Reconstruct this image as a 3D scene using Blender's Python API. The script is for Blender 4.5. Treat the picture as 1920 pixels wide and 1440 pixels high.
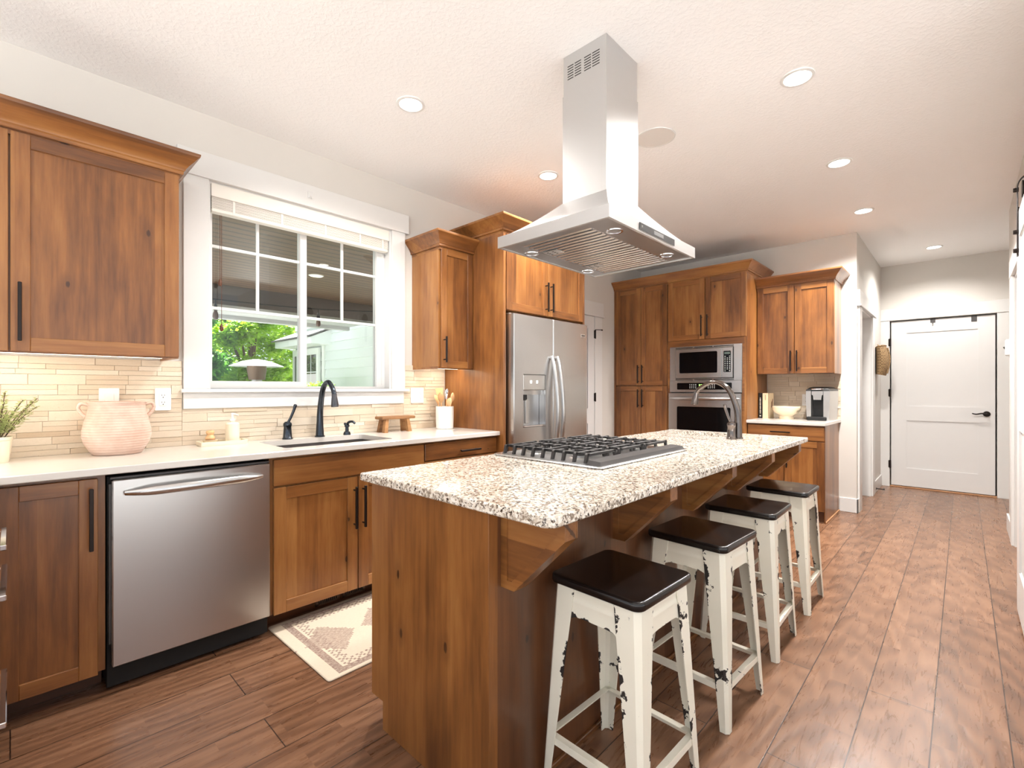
import bpy, bmesh, math, random
from mathutils import Vector, Matrix
from mathutils.geometry import tessellate_polygon

for o in list(bpy.data.objects):
    bpy.data.objects.remove(o, do_unlink=True)
SC = bpy.context.scene
COL = SC.collection
R = math.radians
random.seed(7)

# ------------------------------------------------------------------ camera, sky, sun, exposure
YAW = 43.47
cd = bpy.data.cameras.new('camera')
cam = bpy.data.objects.new('camera', cd)
COL.objects.link(cam)
cam.location = (0, 0, 1.224)
cam.rotation_euler = (R(90), 0, R(YAW))
cd.sensor_width = 36
cd.lens = 892 / 1920 * 36
cd.shift_y = 8.4 / 1920
cd.clip_start = 0.02
SC.camera = cam

wd = bpy.data.worlds.new('sky')
SC.world = wd
wd.use_nodes = True
wd.node_tree.nodes['Background'].inputs[0].default_value = (0.88, 0.94, 1.0, 1)
wd.node_tree.nodes['Background'].inputs[1].default_value = 0.8

sd = bpy.data.lights.new('sun', 'SUN')
sd.energy = 17.0
sd.angle = R(3)
sd.color = (1.0, 0.97, 0.93)
sun = bpy.data.objects.new('sun', sd)
COL.objects.link(sun)
sun.rotation_euler = Vector((0.6, -0.10, -0.95)).to_track_quat('-Z', 'Y').to_euler()

SC.view_settings.view_transform = 'Standard'
SC.view_settings.look = 'None'
SC.view_settings.gamma = 1.0
SC.view_settings.use_curve_mapping = False
SC.view_settings.exposure = 0.68

DOWNLIGHT_W = 180.0
STRIP_W = 1.5

# ------------------------------------------------------------------ room measures (metres)
WX = -3.08      # sink wall
OY = 5.72       # oven wall
HX = -0.757     # left wall of the hall
BY = 7.60       # end wall of the hall
RX = 0.29       # right wall
CZ = 2.76       # ceiling
CT = 0.914      # worktop height


def lin(r, g, b):
    def f(c):
        c /= 255.0
        return c / 12.92 if c <= 0.04045 else ((c + 0.055) / 1.055) ** 2.4
    return (f(r), f(g), f(b), 1.0)


# ------------------------------------------------------------------ mesh builder
class MB:
    def __init__(s):
        s.v = []; s.f = []; s.m = []; s.t = []; s.e = None

    def _add(s, vs, fs, m=0, tone=0.0):
        n = len(s.v)
        s.v.extend([tuple(p) for p in vs])
        for f in fs:
            s.f.append([i + n for i in f]); s.m.append(m); s.t.append(tone)

    def box(s, x0, x1, y0, y1, z0, z1, b=0.0, m=0, tone=0.0):
        x0, x1 = min(x0, x1), max(x0, x1); y0, y1 = min(y0, y1), max(y0, y1); z0, z1 = min(z0, z1), max(z0, z1)
        c = ((x0 + x1) / 2, (y0 + y1) / 2, (z0 + z1) / 2)
        h = ((x1 - x0) / 2, (y1 - y0) / 2, (z1 - z0) / 2)
        b = min(b, 0.45 * min(h))
        if b <= 0:
            vs = [(c[0] + a * h[0], c[1] + q * h[1], c[2] + r * h[2]) for a in (-1, 1) for q in (-1, 1) for r in (-1, 1)]
            s._add(vs, [(0, 1, 3, 2), (4, 6, 7, 5), (0, 4, 5, 1), (2, 3, 7, 6), (0, 2, 6, 4), (1, 5, 7, 3)], m, tone)
            return s
        vs = []; idx = {}
        for a in (-1, 1):
            for q in (-1, 1):
                for r in (-1, 1):
                    for k in range(3):
                        d = [h[0] - b, h[1] - b, h[2] - b]
                        d[k] = h[k]
                        idx[(a, q, r, k)] = len(vs)
                        vs.append((c[0] + a * d[0], c[1] + q * d[1], c[2] + r * d[2]))
        fs = []
        sg = (-1, 1)
        for a in sg:
            fs.append([idx[(a, q, r, 0)] for q, r in ((-1, -1), (1, -1), (1, 1), (-1, 1))])
            fs.append([idx[(q, a, r, 1)] for q, r in ((-1, -1), (1, -1), (1, 1), (-1, 1))])
            fs.append([idx[(q, r, a, 2)] for q, r in ((-1, -1), (1, -1), (1, 1), (-1, 1))])
        for p in sg:
            for q in sg:
                fs.append([idx[(p, q, -1, 0)], idx[(p, q, 1, 0)], idx[(p, q, 1, 1)], idx[(p, q, -1, 1)]])
                fs.append([idx[(p, -1, q, 0)], idx[(p, 1, q, 0)], idx[(p, 1, q, 2)], idx[(p, -1, q, 2)]])
                fs.append([idx[(-1, p, q, 1)], idx[(1, p, q, 1)], idx[(1, p, q, 2)], idx[(-1, p, q, 2)]])
                for r in sg:
                    fs.append([idx[(p, q, r, 0)], idx[(p, q, r, 1)], idx[(p, q, r, 2)]])
        s._add(vs, fs, m, tone)
        return s

    def tube(s, pts, rad, seg=12, cap=True, m=0, flat=1.0, up=None):
        pts = [Vector(p) for p in pts]
        n = len(pts)
        if not hasattr(rad, '__len__'):
            rad = [rad] * n
        tg = []
        for i in range(n):
            a = pts[max(i - 1, 0)]; b = pts[min(i + 1, n - 1)]
            tg.append((b - a).normalized())
        u = Vector(up) if up else (Vector((0, 0, 1)) if abs(tg[0].z) < 0.9 else Vector((1, 0, 0)))
        vs = []
        for i in range(n):
            u = (u - tg[i] * u.dot(tg[i])).normalized()
            w = tg[i].cross(u)
            for k in range(seg):
                a = 2 * math.pi * k / seg
                vs.append(pts[i] + u * (math.cos(a) * rad[i]) + w * (math.sin(a) * rad[i] * flat))
        fs = []
        for i in range(n - 1):
            for k in range(seg):
                k2 = (k + 1) % seg
                fs.append([i * seg + k, i * seg + k2, (i + 1) * seg + k2, (i + 1) * seg + k])
        if cap:
            fs.append(list(range(seg))[::-1])
            fs.append([(n - 1) * seg + k for k in range(seg)])
        s._add(vs, fs, m)
        return s

    def cyl(s, a, b, r, r2=None, seg=20, m=0):
        return s.tube([a, b], [r, r if r2 is None else r2], seg, True, m)

    def lathe(s, prof, c=(0, 0, 0), seg=32, m=0, sx=1.0, sy=1.0, closed=False):
        vs = []; fs = []; rows = []
        for (r, z) in prof:
            if r < 1e-6:
                rows.append([len(vs)]); vs.append((c[0], c[1], c[2] + z))
            else:
                rows.append([len(vs) + k for k in range(seg)])
                for k in range(seg):
                    a = 2 * math.pi * k / seg
                    vs.append((c[0] + sx * r * math.cos(a), c[1] + sy * r * math.sin(a), c[2] + z))
        pr = list(zip(rows, rows[1:]))
        if closed:
            pr.append((rows[-1], rows[0]))
        for A, B in pr:
            for k in range(seg):
                k2 = (k + 1) % seg
                if len(A) == 1 and len(B) == 1:
                    continue
                if len(A) == 1:
                    fs.append([A[0], B[k2], B[k]])
                elif len(B) == 1:
                    fs.append([A[k], A[k2], B[0]])
                else:
                    fs.append([A[k], A[k2], B[k2], B[k]])
        s._add(vs, fs, m)
        return s

    def slab(s, poly, z0, z1, b=0.0, holes=(), fn=None, m=0, rn=0):
        fn = fn or (lambda u, v, w: (u, v, w))
        if parea(poly) < 0:
            poly = poly[::-1]
        rings = [(b, z0), (0, z0 + b), (0, z1 - b), (b, z1)] if b > 0 else [(0, z0), (0, z1)]
        if rn:
            q_ = [(b * (1 - math.sin(R(90 * k / rn))), b * (1 - math.cos(R(90 * k / rn)))) for k in range(rn + 1)]
            rings = [(b + 0.004, z0)] + [(i, z0 + z) for i, z in q_] + [(i, z1 - z) for i, z in q_[::-1]] + [(b + 0.004, z1)]
        vs = []; fs = []; n = len(poly); st = []
        for ins, z in rings:
            q = inset(poly, ins) if ins > 0 else poly
            st.append(len(vs))
            vs.extend([fn(p[0], p[1], z) for p in q])
        for a, c in zip(st, st[1:]):
            for k in range(n):
                k2 = (k + 1) % n
                fs.append([a + k, a + k2, c + k2, c + k])
        if not holes:
            fs.append([st[0] + k for k in range(n)][::-1])
            fs.append([st[-1] + k for k in range(n)])
        else:
            hs = []
            for h in holes:
                h0 = len(vs); vs.extend([fn(p[0], p[1], z0) for p in h])
                h1 = len(vs); vs.extend([fn(p[0], p[1], z1) for p in h])
                hs.append((h, h0, h1)); k_ = len(h)
                for k in range(k_):
                    k2 = (k + 1) % k_
                    fs.append([h0 + k, h0 + k2, h1 + k2, h1 + k])
            for base, lev in ((st[0], 0), (st[-1], 1)):
                q = inset(poly, b) if b > 0 else poly
                loops = [[Vector((p[0], p[1], 0)) for p in q]] + [[Vector((p[0], p[1], 0)) for p in h[0]] for h in hs]
                ids = [base + k for k in range(n)]
                for h in hs:
                    ids += [(h[1] if lev == 0 else h[2]) + k for k in range(len(h[0]))]
                for t in tessellate_polygon(loops):
                    fs.append([ids[i] for i in t])
        s._add(vs, fs, m)
        return s

    def ring(s, poly, inner, z0, z1, fn, m=0):
        n = len(poly); vs = [fn(p[0], p[1], z) for q, z in ((poly, z0), (poly, z1), (inner, z1), (inner, z0)) for p in q]
        fs = [[a * n + k, a * n + (k + 1) % n, ((a + 1) % 4) * n + (k + 1) % n, ((a + 1) % 4) * n + k] for a in range(4) for k in range(n)]
        s._add(vs, fs, m)
        return s

    def rows(s, rows, cap=True, m=0, closed=True):
        n = len(rows[0]); vs = []; fs = []
        for r in rows:
            vs.extend(r)
        for i in range(len(rows) - 1):
            for k in range(n if closed else n - 1):
                k2 = (k + 1) % n
                fs.append([i * n + k, i * n + k2, (i + 1) * n + k2, (i + 1) * n + k])
        if cap:
            fs.append(list(range(n))[::-1]); fs.append([(len(rows) - 1) * n + k for k in range(n)])
        s._add(vs, fs, m)
        return s

    def sph(s, c, r, seg=16, m=0, sz=1.0):
        pr = [(r * math.sin(math.pi * i / 10), -r * sz * math.cos(math.pi * i / 10)) for i in range(11)]
        pr[0] = (0, -r * sz); pr[-1] = (0, r * sz)
        return s.lathe(pr, c, seg, m)

    def xf(s, M, i0=0):
        for i in range(i0, len(s.v)):
            s.v[i] = tuple(M @ Vector(s.v[i]))
        return s


def parea(p):
    return 0.5 * sum(p[i][0] * p[(i + 1) % len(p)][1] - p[(i + 1) % len(p)][0] * p[i][1] for i in range(len(p)))


def inset(p, d):
    out = []; n = len(p)
    for i in range(n):
        a, b, c = Vector(p[i - 1]), Vector(p[i]), Vector(p[(i + 1) % n])
        e1 = (b - a).normalized(); e2 = (c - b).normalized()
        n1 = Vector((-e1.y, e1.x)); n2 = Vector((-e2.y, e2.x))
        k = max(0.2, 1 + n1.dot(n2))
        out.append(tuple(b + (n1 + n2) * (d / k)))
    return out


def rect(u0, u1, v0, v1, r=0.0, seg=5, which=(1, 1, 1, 1)):
    if r <= 0:
        return [(u0, v0), (u1, v0), (u1, v1), (u0, v1)]
    out = []
    for (cx, cy, a0, w, px, py) in ((u0 + r, v0 + r, 180, which[0], u0, v0), (u1 - r, v0 + r, 270, which[1], u1, v0),
                                    (u1 - r, v1 - r, 0, which[2], u1, v1), (u0 + r, v1 - r, 90, which[3], u0, v1)):
        if not w:
            out.append((px, py)); continue
        for k in range(seg + 1):
            a = R(a0 + 90 * k / seg)
            out.append((cx + r * math.cos(a), cy + r * math.sin(a)))
    return out


def smooth_path(pts, n=8):
    P = [Vector(p) for p in pts]
    out = []
    for i in range(len(P) - 1):
        p0 = P[max(i - 1, 0)]; p1 = P[i]; p2 = P[i + 1]; p3 = P[min(i + 2, len(P) - 1)]
        for k in range(n):
            t = k / n
            out.append(0.5 * ((2 * p1) + (p2 - p0) * t + (2 * p0 - 5 * p1 + 4 * p2 - p3) * t * t + (3 * p1 - p0 - 3 * p2 + p3) * t ** 3))
    out.append(P[-1])
    return out


def lerps(keys, n):
    out = []
    for i in range(len(keys) - 1):
        for k in range(n):
            out.append(keys[i] + (keys[i + 1] - keys[i]) * k / n)
    out.append(keys[-1])
    return out


ORG = {}


def obj(name, mb, mats, parent=None, smooth=True, label=None, ang=32):
    if not isinstance(mats, (list, tuple)):
        mats = [mats]
    org = ORG[parent] if parent is not None else Vector((0, 0, 0))
    me = bpy.data.meshes.new(name)
    me.from_pydata([tuple(Vector(p) - org) for p in mb.v], [], mb.f)
    for p, i in zip(me.polygons, mb.m):
        p.material_index = min(i, len(mats) - 1)
    if any(mb.t):
        at = me.attributes.new('tone', 'FLOAT', 'FACE')
        at.data.foreach_set('value', mb.t)
    if mb.e is not None:
        at = me.attributes.new('wear', 'FLOAT', 'POINT')
        at.data.foreach_set('value', mb.e)
    bm = bmesh.new(); bm.from_mesh(me)
    bmesh.ops.recalc_face_normals(bm, faces=bm.faces)
    bm.to_mesh(me); bm.free()
    for m in mats:
        me.materials.append(m)
    if smooth:
        me.shade_smooth()
        me.set_sharp_from_angle(angle=R(ang))
    o = bpy.data.objects.new(name, me)
    COL.objects.link(o)
    if parent is not None:
        o.parent = parent
    ORG[o] = org
    if label:
        o['label'] = label
    return o


def tag(o, label, cat, group=None):
    o['label'] = label; o['category'] = cat
    if group:
        o['group'] = group
    return o


def thing(name, label, cat, loc=(0, 0, 0), group=None, rotz=0.0):
    o = bpy.data.objects.new(name, None)
    o.empty_display_size = 0.05
    COL.objects.link(o)
    o.location = loc; o.rotation_euler = (0, 0, rotz)
    ORG[o] = Vector(loc)
    return tag(o, label, cat, group)


def centre(o):
    """give a single-mesh thing an origin at its own base"""
    me = o.data
    xs = [v.co for v in me.vertices]
    c = Vector(((min(p.x for p in xs) + max(p.x for p in xs)) / 2, (min(p.y for p in xs) + max(p.y for p in xs)) / 2, min(p.z for p in xs)))
    me.transform(Matrix.Translation(-c))
    o.location = c
    ORG[o] = c
    return o


def struct(name, mb, mats, parent=None, **k):
    o = obj(name, mb, mats, parent, **k)
    if parent is None:
        o['kind'] = 'structure'
    return o


def sgroup(name, loc=(0, 0, 0)):
    o = bpy.data.objects.new(name, None); COL.objects.link(o); o.location = loc; ORG[o] = Vector(loc)
    o['kind'] = 'structure'
    return o


def dup(root, loc, rotz=0.0, label=None, parent=None):
    c = root.copy(); COL.objects.link(c)
    if parent is None:
        c.location = loc; c.rotation_euler = (0, 0, rotz)
        if label:
            c['label'] = label
    else:
        c.parent = parent
    for ch in list(root.children):
        dup(ch, None, parent=c)
    return c


def lamp(name, kind, loc, power, color, parent=None, size=0.1, aim=(0, 0, -1), size_y=None, blend=0.5, cone=120):
    ld = bpy.data.lights.new(name, kind)
    ld.energy = power; ld.color = color
    if kind == 'AREA':
        ld.size = size
        if size_y:
            ld.shape = 'RECTANGLE'; ld.size_y = size_y
        else:
            ld.shape = 'DISK'
    else:
        ld.shadow_soft_size = size
        if kind == 'SPOT':
            ld.spot_size = R(cone); ld.spot_blend = blend
    o = bpy.data.objects.new(name, ld); COL.objects.link(o)
    o.rotation_euler = Vector(aim).to_track_quat('-Z', 'Y').to_euler()
    if parent is not None:
        o.parent = parent; o.location = Vector(loc) - ORG[parent]
    else:
        o.location = loc
    return o


# ------------------------------------------------------------------ materials
class NT:
    def __init__(s, name):
        s.mat = bpy.data.materials.new(name); s.mat.use_nodes = True
        s.t = s.mat.node_tree
        s.b = s.t.nodes['Principled BSDF']

    def n(s, kind, props=None, **ins):
        nd = s.t.nodes.new('ShaderNode' + kind)
        for k, v in (props or {}).items():
            setattr(nd, k, v)
        for k, v in ins.items():
            key = int(k[1:]) if k[0] == 'i' and k[1:].isdigit() else k.replace('_', ' ')
            s.link(v, nd.inputs[key])
        return nd

    def link(s, v, sock):
        if isinstance(v, bpy.types.NodeSocket):
            s.t.links.new(v, sock)
        elif isinstance(v, bpy.types.Node):
            s.t.links.new(v.outputs[0], sock)
        else:
            sock.default_value = v

    def math(s, op, a, b=0.0, c=0.0, clamp=False):
        return s.n('Math', {'operation': op, 'use_clamp': clamp}, i0=a, i1=b, i2=c).outputs[0]

    def mix(s, f, a, b):
        nd = s.t.nodes.new('ShaderNodeMix'); nd.data_type = 'RGBA'
        s.link(f, nd.inputs[0]); s.link(a, nd.inputs[6]); s.link(b, nd.inputs[7])
        return nd.outputs[2]

    def ramp(s, f, stops):
        nd = s.t.nodes.new('ShaderNodeValToRGB')
        e = nd.color_ramp.elements
        while len(e) < len(stops):
            e.new(0.5)
        for q, (p, c) in zip(e, stops):
            q.position = p; q.color = c
        s.link(f, nd.inputs[0])
        return nd.outputs[0]

    def noise(s, vec, scale, detail=3, rough=0.5, dist=0.0):
        return s.n('TexNoise', None, Vector=vec, Scale=scale, Detail=detail, Roughness=rough, Distortion=dist).outputs[0]

    def coord(s, sc=(1, 1, 1), rnd=0.0, kind=3, loc=(0, 0, 0)):
        tc = s.t.nodes.new('ShaderNodeTexCoord').outputs[kind]
        if rnd:
            oi = s.t.nodes.new('ShaderNodeObjectInfo').outputs['Random']
            mul = s.math('MULTIPLY', oi, rnd)
            cb = s.n('CombineXYZ', None, X=mul, Y=s.math('MULTIPLY', mul, 1.7), Z=s.math('MULTIPLY', mul, 0.6))
            tc = s.n('VectorMath', {'operation': 'ADD'}, i0=tc, i1=cb).outputs[0]
        return s.n('Mapping', None, Vector=tc, Scale=sc, Location=loc).outputs[0]

    def set(s, **k):
        for a, v in k.items():
            s.link(v, s.b.inputs[a.replace('_', ' ')])
        return s

    def bump(s, h, strength=0.1, dist=0.01):
        s.link(s.n('Bump', None, Strength=strength, Distance=dist, Height=h).outputs[0], s.b.inputs['Normal'])
        return s


def plain(name, col, rough=0.5, metal=0.0, coat=0.0, spec=0.5, vary=0.0, scale=8, bump=0.0, bscale=200):
    t = NT(name)
    t.set(Roughness=rough, Metallic=metal)
    t.b.inputs['Coat Weight'].default_value = coat
    t.b.inputs['Specular IOR Level'].default_value = spec
    c = col
    v = t.coord()
    f = t.noise(v, scale, 4)
    d = vary if vary > 0 else 0.015
    t.set(Base_Color=t.mix(f, tuple(min(1, x * (1 - d)) for x in c[:3]) + (1,), tuple(min(1, x * (1 + d)) for x in c[:3]) + (1,)))
    if bump:
        t.bump(t.noise(v, bscale, 3), bump, 0.003)
    return t.mat


def glow(name, col, strength):
    t = NT(name)
    t.set(Base_Color=(0.8, 0.8, 0.8, 1), Roughness=0.4)
    t.b.inputs['Emission Color'].default_value = col
    t.b.inputs['Emission Strength'].default_value = strength
    return t.mat


def wood(name, axis, light, mid, dark, rough=0.36, coat=0.25, rnd=37.0, boards=9.0):
    t = NT(name)
    st = {'z': (16, 16, 1.1), 'x': (1.1, 16, 16), 'y': (16, 1.1, 16)}[axis]
    bl = {'z': (3.2, 3.2, 1.0), 'x': (1.0, 3.2, 3.2), 'y': (3.2, 1.0, 3.2)}[axis]
    v = t.coord(st, rnd)
    grain = t.noise(v, 2.6, 6, 0.60, 0.15)
    fine = t.noise(t.coord(tuple(c * 5 for c in st), rnd), 1.6, 3, 0.6)
    blot = t.noise(t.coord(bl, rnd), 2.0, 4, 0.5, 0.3)
    tc = t.coord((1, 1, 1), rnd)
    sp = t.n('SeparateXYZ', None, Vector=tc)
    if axis == 'z':
        across = t.math('ADD', sp.outputs[0], sp.outputs[1])
    elif axis == 'x':
        across = t.math('ADD', sp.outputs[2], sp.outputs[1])
    else:
        across = t.math('ADD', sp.outputs[2], sp.outputs[0])
    bd = t.math('FLOOR', t.math('MULTIPLY', across, boards))
    wn = t.n('TexWhiteNoise', {'noise_dimensions': '1D'}, W=bd).outputs[0]
    f = t.math('ADD', t.math('MULTIPLY', grain, 0.42), t.math('MULTIPLY', blot, 0.60))
    f = t.math('ADD', f, t.math('MULTIPLY', t.math('SUBTRACT', wn, 0.5), 0.22))
    f = t.math('ADD', f, t.math('MULTIPLY', t.math('SUBTRACT', fine, 0.5), 0.12))
    c = t.ramp(f, [(0.28, dark), (0.50, mid), (0.74, light)])
    kv = {'z': (5.5, 5.5, 2.4), 'x': (2.4, 5.5, 5.5), 'y': (5.5, 2.4, 5.5)}[axis]
    along = sp.outputs['XYZ'.index(axis.upper())]
    kc = t.n('CombineXYZ', None, X=t.math('MULTIPLY', across, 5.0), Y=t.math('MULTIPLY', along, 2.6), Z=0.0)
    vo = t.n('TexVoronoi', {'feature': 'F1', 'voronoi_dimensions': '2D'}, Vector=kc, Scale=0.9)
    gate = t.math('LESS_THAN', t.n('SeparateColor', None, Color=vo.outputs['Color']).outputs[0], 0.6)
    kd = t.math('ADD', t.math('ADD', vo.outputs['Distance'], gate), t.math('MULTIPLY', t.math('SUBTRACT', grain, 0.5), 0.10))
    halo = t.n('MapRange', {'interpolation_type': 'SMOOTHSTEP'}, Value=kd, From_Min=0.05, From_Max=0.17, To_Min=0.40, To_Max=0.0).outputs[0]
    knot = t.n('MapRange', {'interpolation_type': 'SMOOTHSTEP'}, Value=kd, From_Min=0.022, From_Max=0.042, To_Min=0.8, To_Max=0.0).outputs[0]
    c = t.mix(halo, c, dark)
    c = t.mix(knot, c, (dark[0] * 0.25, dark[1] * 0.22, dark[2] * 0.3, 1))
    t.set(Base_Color=c, Roughness=rough)
    t.b.inputs['Coat Weight'].default_value = coat
    t.b.inputs['Coat Roughness'].default_value = 0.22
    t.bump(fine, 0.06, 0.002)
    return t.mat


W_L, W_M, W_D = lin(164, 113, 61), lin(135, 85, 41), lin(91, 53, 25)
M = {}
M['wood_z'] = wood('stained alder upright grain', 'z', W_L, W_M, W_D)
M['wood_x'] = wood('stained alder grain along x', 'x', W_L, W_M, W_D)
M['wood_y'] = wood('stained alder grain along y', 'y', W_L, W_M, W_D)
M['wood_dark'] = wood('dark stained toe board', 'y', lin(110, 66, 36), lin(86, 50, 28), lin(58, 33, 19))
M['wood_panel'] = wood('darker plain panel', 'z', lin(112, 70, 40), lin(92, 55, 30), lin(66, 38, 21), 0.34, 0.3)  # same wood pattern in darker tones, for the island back panel
M['beech'] = wood('pale utensil wood', 'z', lin(236, 196, 150), lin(222, 178, 130), lin(196, 148, 102), 0.55, 0.0, boards=2)
M['riser_wood'] = wood('rough brown riser wood', 'y', lin(190, 145, 95), lin(160, 115, 72), lin(105, 72, 45), 0.7, 0.0)
M['wall'] = plain('wall paint', lin(212, 208, 202), 0.6, bump=0.06, bscale=160)
M['trim'] = plain('white trim enamel', lin(220, 219, 217), 0.35)
M['door_w'] = plain('white door enamel', lin(220, 219, 218), 0.38)
M['quartz'] = plain('white quartz', lin(216, 210, 203), 0.12, vary=0.03, scale=14)
M['black_metal'] = plain('dark bronze metal', lin(38, 30, 27), 0.38, 0.6)
M['bronze'] = plain('oil rubbed bronze', lin(70, 76, 84), 0.22, 0.9)
M['pewter'] = plain('polished pewter', lin(120, 112, 108), 0.14, 1.0)
M['black_plastic'] = plain('black plastic', lin(20, 20, 21), 0.35)
M['rubber'] = plain('matt black', lin(14, 14, 14), 0.7)
M['black_glass'] = plain('black glass', lin(8, 8, 10), 0.08, spec=0.3)
M['iron'] = plain('cast iron', lin(58, 56, 56), 0.5, 0.3, bump=0.2, bscale=300)
M['iron_dark'] = plain('dark grey metal panel', lin(82, 80, 80), 0.45, 0.4)
M['chrome'] = plain('chrome', lin(225, 225, 228), 0.08, 1.0)
M['alu'] = plain('pale aluminium', lin(200, 198, 195), 0.3, 0.9)
M['ceramic'] = plain('white ceramic', lin(240, 238, 234), 0.3)
M['cream'] = plain('cream ceramic', lin(238, 228, 204), 0.4)
M['cream_gloss'] = plain('cream stoneware', lin(240, 224, 196), 0.25)
M['plate'] = plain('white switch plastic', lin(240, 238, 234), 0.3)
M['slot'] = plain('dark slot', lin(45, 42, 40), 0.6)
M['soil'] = plain('dark soil', lin(60, 48, 38), 0.9, vary=0.3, scale=60)
M['siding'] = plain('white painted siding', lin(228, 236, 235), 0.6)
M['house_trim'] = plain('white house trim', lin(240, 244, 242), 0.5)
M['beam'] = plain('taupe porch beam', lin(84, 74, 66), 0.6)
M['soffit'] = plain('grey soffit', lin(190, 190, 190), 0.6)
M['shingle'] = plain('grey shingle', lin(120, 118, 118), 0.9, vary=0.3, scale=20)
M['bark'] = plain('bark', lin(84, 66, 50), 0.9, vary=0.4, scale=12)
M['patio'] = plain('patio concrete', lin(186, 184, 180), 0.8, vary=0.08, scale=3)
M['curtain'] = plain('pale curtain', lin(225, 218, 222), 0.8)
M['heater_top'] = plain('bright reflector steel', lin(235, 236, 238), 0.35, 0.6)
M['heater_body'] = plain('brown heater steel', lin(120, 98, 82), 0.4, 0.6)
M['blind'] = plain('cream blind slat', lin(236, 231, 222), 0.5)
M['tassel'] = plain('brown wood tassel', lin(92, 52, 30), 0.4)
M['book_black'] = plain('black book cloth', lin(26, 24, 24), 0.5)
M['book_cream'] = plain('cream book cloth', lin(226, 206, 172), 0.6)
M['paper'] = plain('book pages', lin(235, 226, 205), 0.8)
M['ink_light'] = plain('pale print', lin(225, 215, 195), 0.6)
M['ink_brown'] = plain('brown print', lin(120, 80, 52), 0.6)
M['speaker'] = plain('speaker mesh', lin(222, 217, 212), 0.7, bump=0.3, bscale=900)
M['display'] = plain('grey display', lin(128, 128, 128), 0.3)
M['bread'] = plain('threshold oak', lin(176, 130, 92), 0.5)
M['light_lens'] = glow('lit lamp lens', (1.0, 0.95, 0.86, 1), 9.0)
M['strip_lens'] = glow('lit strip lens', (1.0, 0.86, 0.66, 1), 6.0)
M['porch_lens'] = glow('lit porch lens', (1.0, 0.86, 0.55, 1), 2.2)
M['hood_lens'] = glow('hood lamp lens', (0.72, 0.8, 1.0, 1), 0.55)
M['led_green'] = glow('green led', (0.35, 1.0, 0.05, 1), 2.5)
M['icon'] = glow('lit icon', (1.0, 1.0, 1.0, 1), 1.2)


def steel(name, axis, base=0.62, rough=0.27, tint=(1, 0.995, 0.99)):
    t = NT(name)
    st = {'x': (2.5, 900, 900), 'y': (900, 2.5, 900), 'z': (900, 900, 2.5)}[axis]
    f = t.noise(t.coord(st), 1.0, 4, 0.6)
    t.set(Metallic=1.0, Roughness=rough)
    lo = tuple(base * 0.995 * k for k in tint) + (1,); hi = tuple(base * 1.005 * k for k in tint) + (1,)
    t.set(Base_Color=t.mix(f, lo, hi))
    return t.mat


M['steel_x'] = steel('brushed steel along x', 'x')
M['steel_y'] = steel('brushed steel along y', 'y')
M['steel_z'] = steel('brushed steel upright', 'z', 0.55, 0.30)
M['steel_hood'] = steel('satin hood steel', 'z', 0.60, 0.42)
M['steel_dk'] = steel('dark brushed steel', 'x', 0.42, 0.3)

# ceiling with sprayed texture
t = NT('textured ceiling paint')
v = t.coord()
h = t.ramp(t.noise(v, 55, 4, 0.55, 0.4), [(0.45, (0, 0, 0, 1)), (0.62, (1, 1, 1, 1))])
t.set(Base_Color=t.mix(t.noise(v, 3), lin(243, 242, 241), lin(246, 245, 245)), Roughness=0.7)
t.bump(h, 0.22, 0.004)
M['ceiling'] = t.mat

# granite
t = NT('speckled granite')
v = t.coord()
vv = t.n('VectorMath', {'operation': 'ADD'}, i0=v, i1=t.n('VectorMath', {'operation': 'SCALE'}, i0=t.n('TexNoise', None, Vector=v, Scale=30.0, Detail=3.0).outputs['Color'], Scale=0.02).outputs[0]).outputs[0]
c1 = t.n('TexVoronoi', None, Vector=vv, Scale=130.0).outputs['Color']
cell = t.n('SeparateColor', None, Color=c1)
n1 = t.noise(v, 14, 5, 0.65); n2 = t.noise(v, 95, 4, 0.6)
base = t.ramp(t.math('ADD', t.math('MULTIPLY', n1, 0.6), t.math('MULTIPLY', cell.outputs[0], 0.4)),
              [(0.24, lin(160, 144, 126)), (0.36, lin(202, 190, 174)), (0.50, lin(229, 220, 207)), (0.75, lin(242, 238, 230))])
grey = t.ramp(t.math('ADD', t.math('MULTIPLY', n2, 0.75), t.math('MULTIPLY', cell.outputs[1], 0.35)), [(0.60, (0, 0, 0, 1)), (0.70, (1, 1, 1, 1))])
c = t.mix(grey, base, lin(132, 116, 102))
dk = t.ramp(t.math('ADD', t.math('MULTIPLY', t.noise(v, 80, 4, 0.65, 0.6), 0.8), t.math('MULTIPLY', cell.outputs[2], 0.22)), [(0.59, (0, 0, 0, 1)), (0.655, (1, 1, 1, 1))])
c = t.mix(dk, c, lin(66, 55, 48))
t.set(Base_Color=c, Roughness=0.09)
M['granite'] = t.mat

# plank floor: boards 20 cm wide running along y, each made of short strips
t = NT('hand scraped plank floor')
tc = t.t.nodes.new('ShaderNodeTexCoord').outputs[3]
mp = t.n('Mapping', None, Vector=tc, Rotation=(0, 0, R(90)), Location=(0, -0.12, 0)).outputs[0]
b1 = t.n('TexBrick', {'offset': 0.37, 'offset_frequency': 2}, Vector=mp, Scale=1.0, Mortar_Size=0.0022, Mortar_Smooth=0.3, Brick_Width=1.75, Row_Height=0.2,
         Color1=(0, 0, 0, 1), Color2=(1, 1, 1, 1), Mortar=(0.5, 0.5, 0.5, 1))
b2 = t.n('TexBrick', {'offset': 0.43, 'offset_frequency': 3}, Vector=mp, Scale=1.0, Mortar_Size=0.0, Brick_Width=0.34, Row_Height=0.0667,
         Color1=(0, 0, 0, 1), Color2=(1, 1, 1, 1), Mortar=(0.5, 0.5, 0.5, 1))
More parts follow.
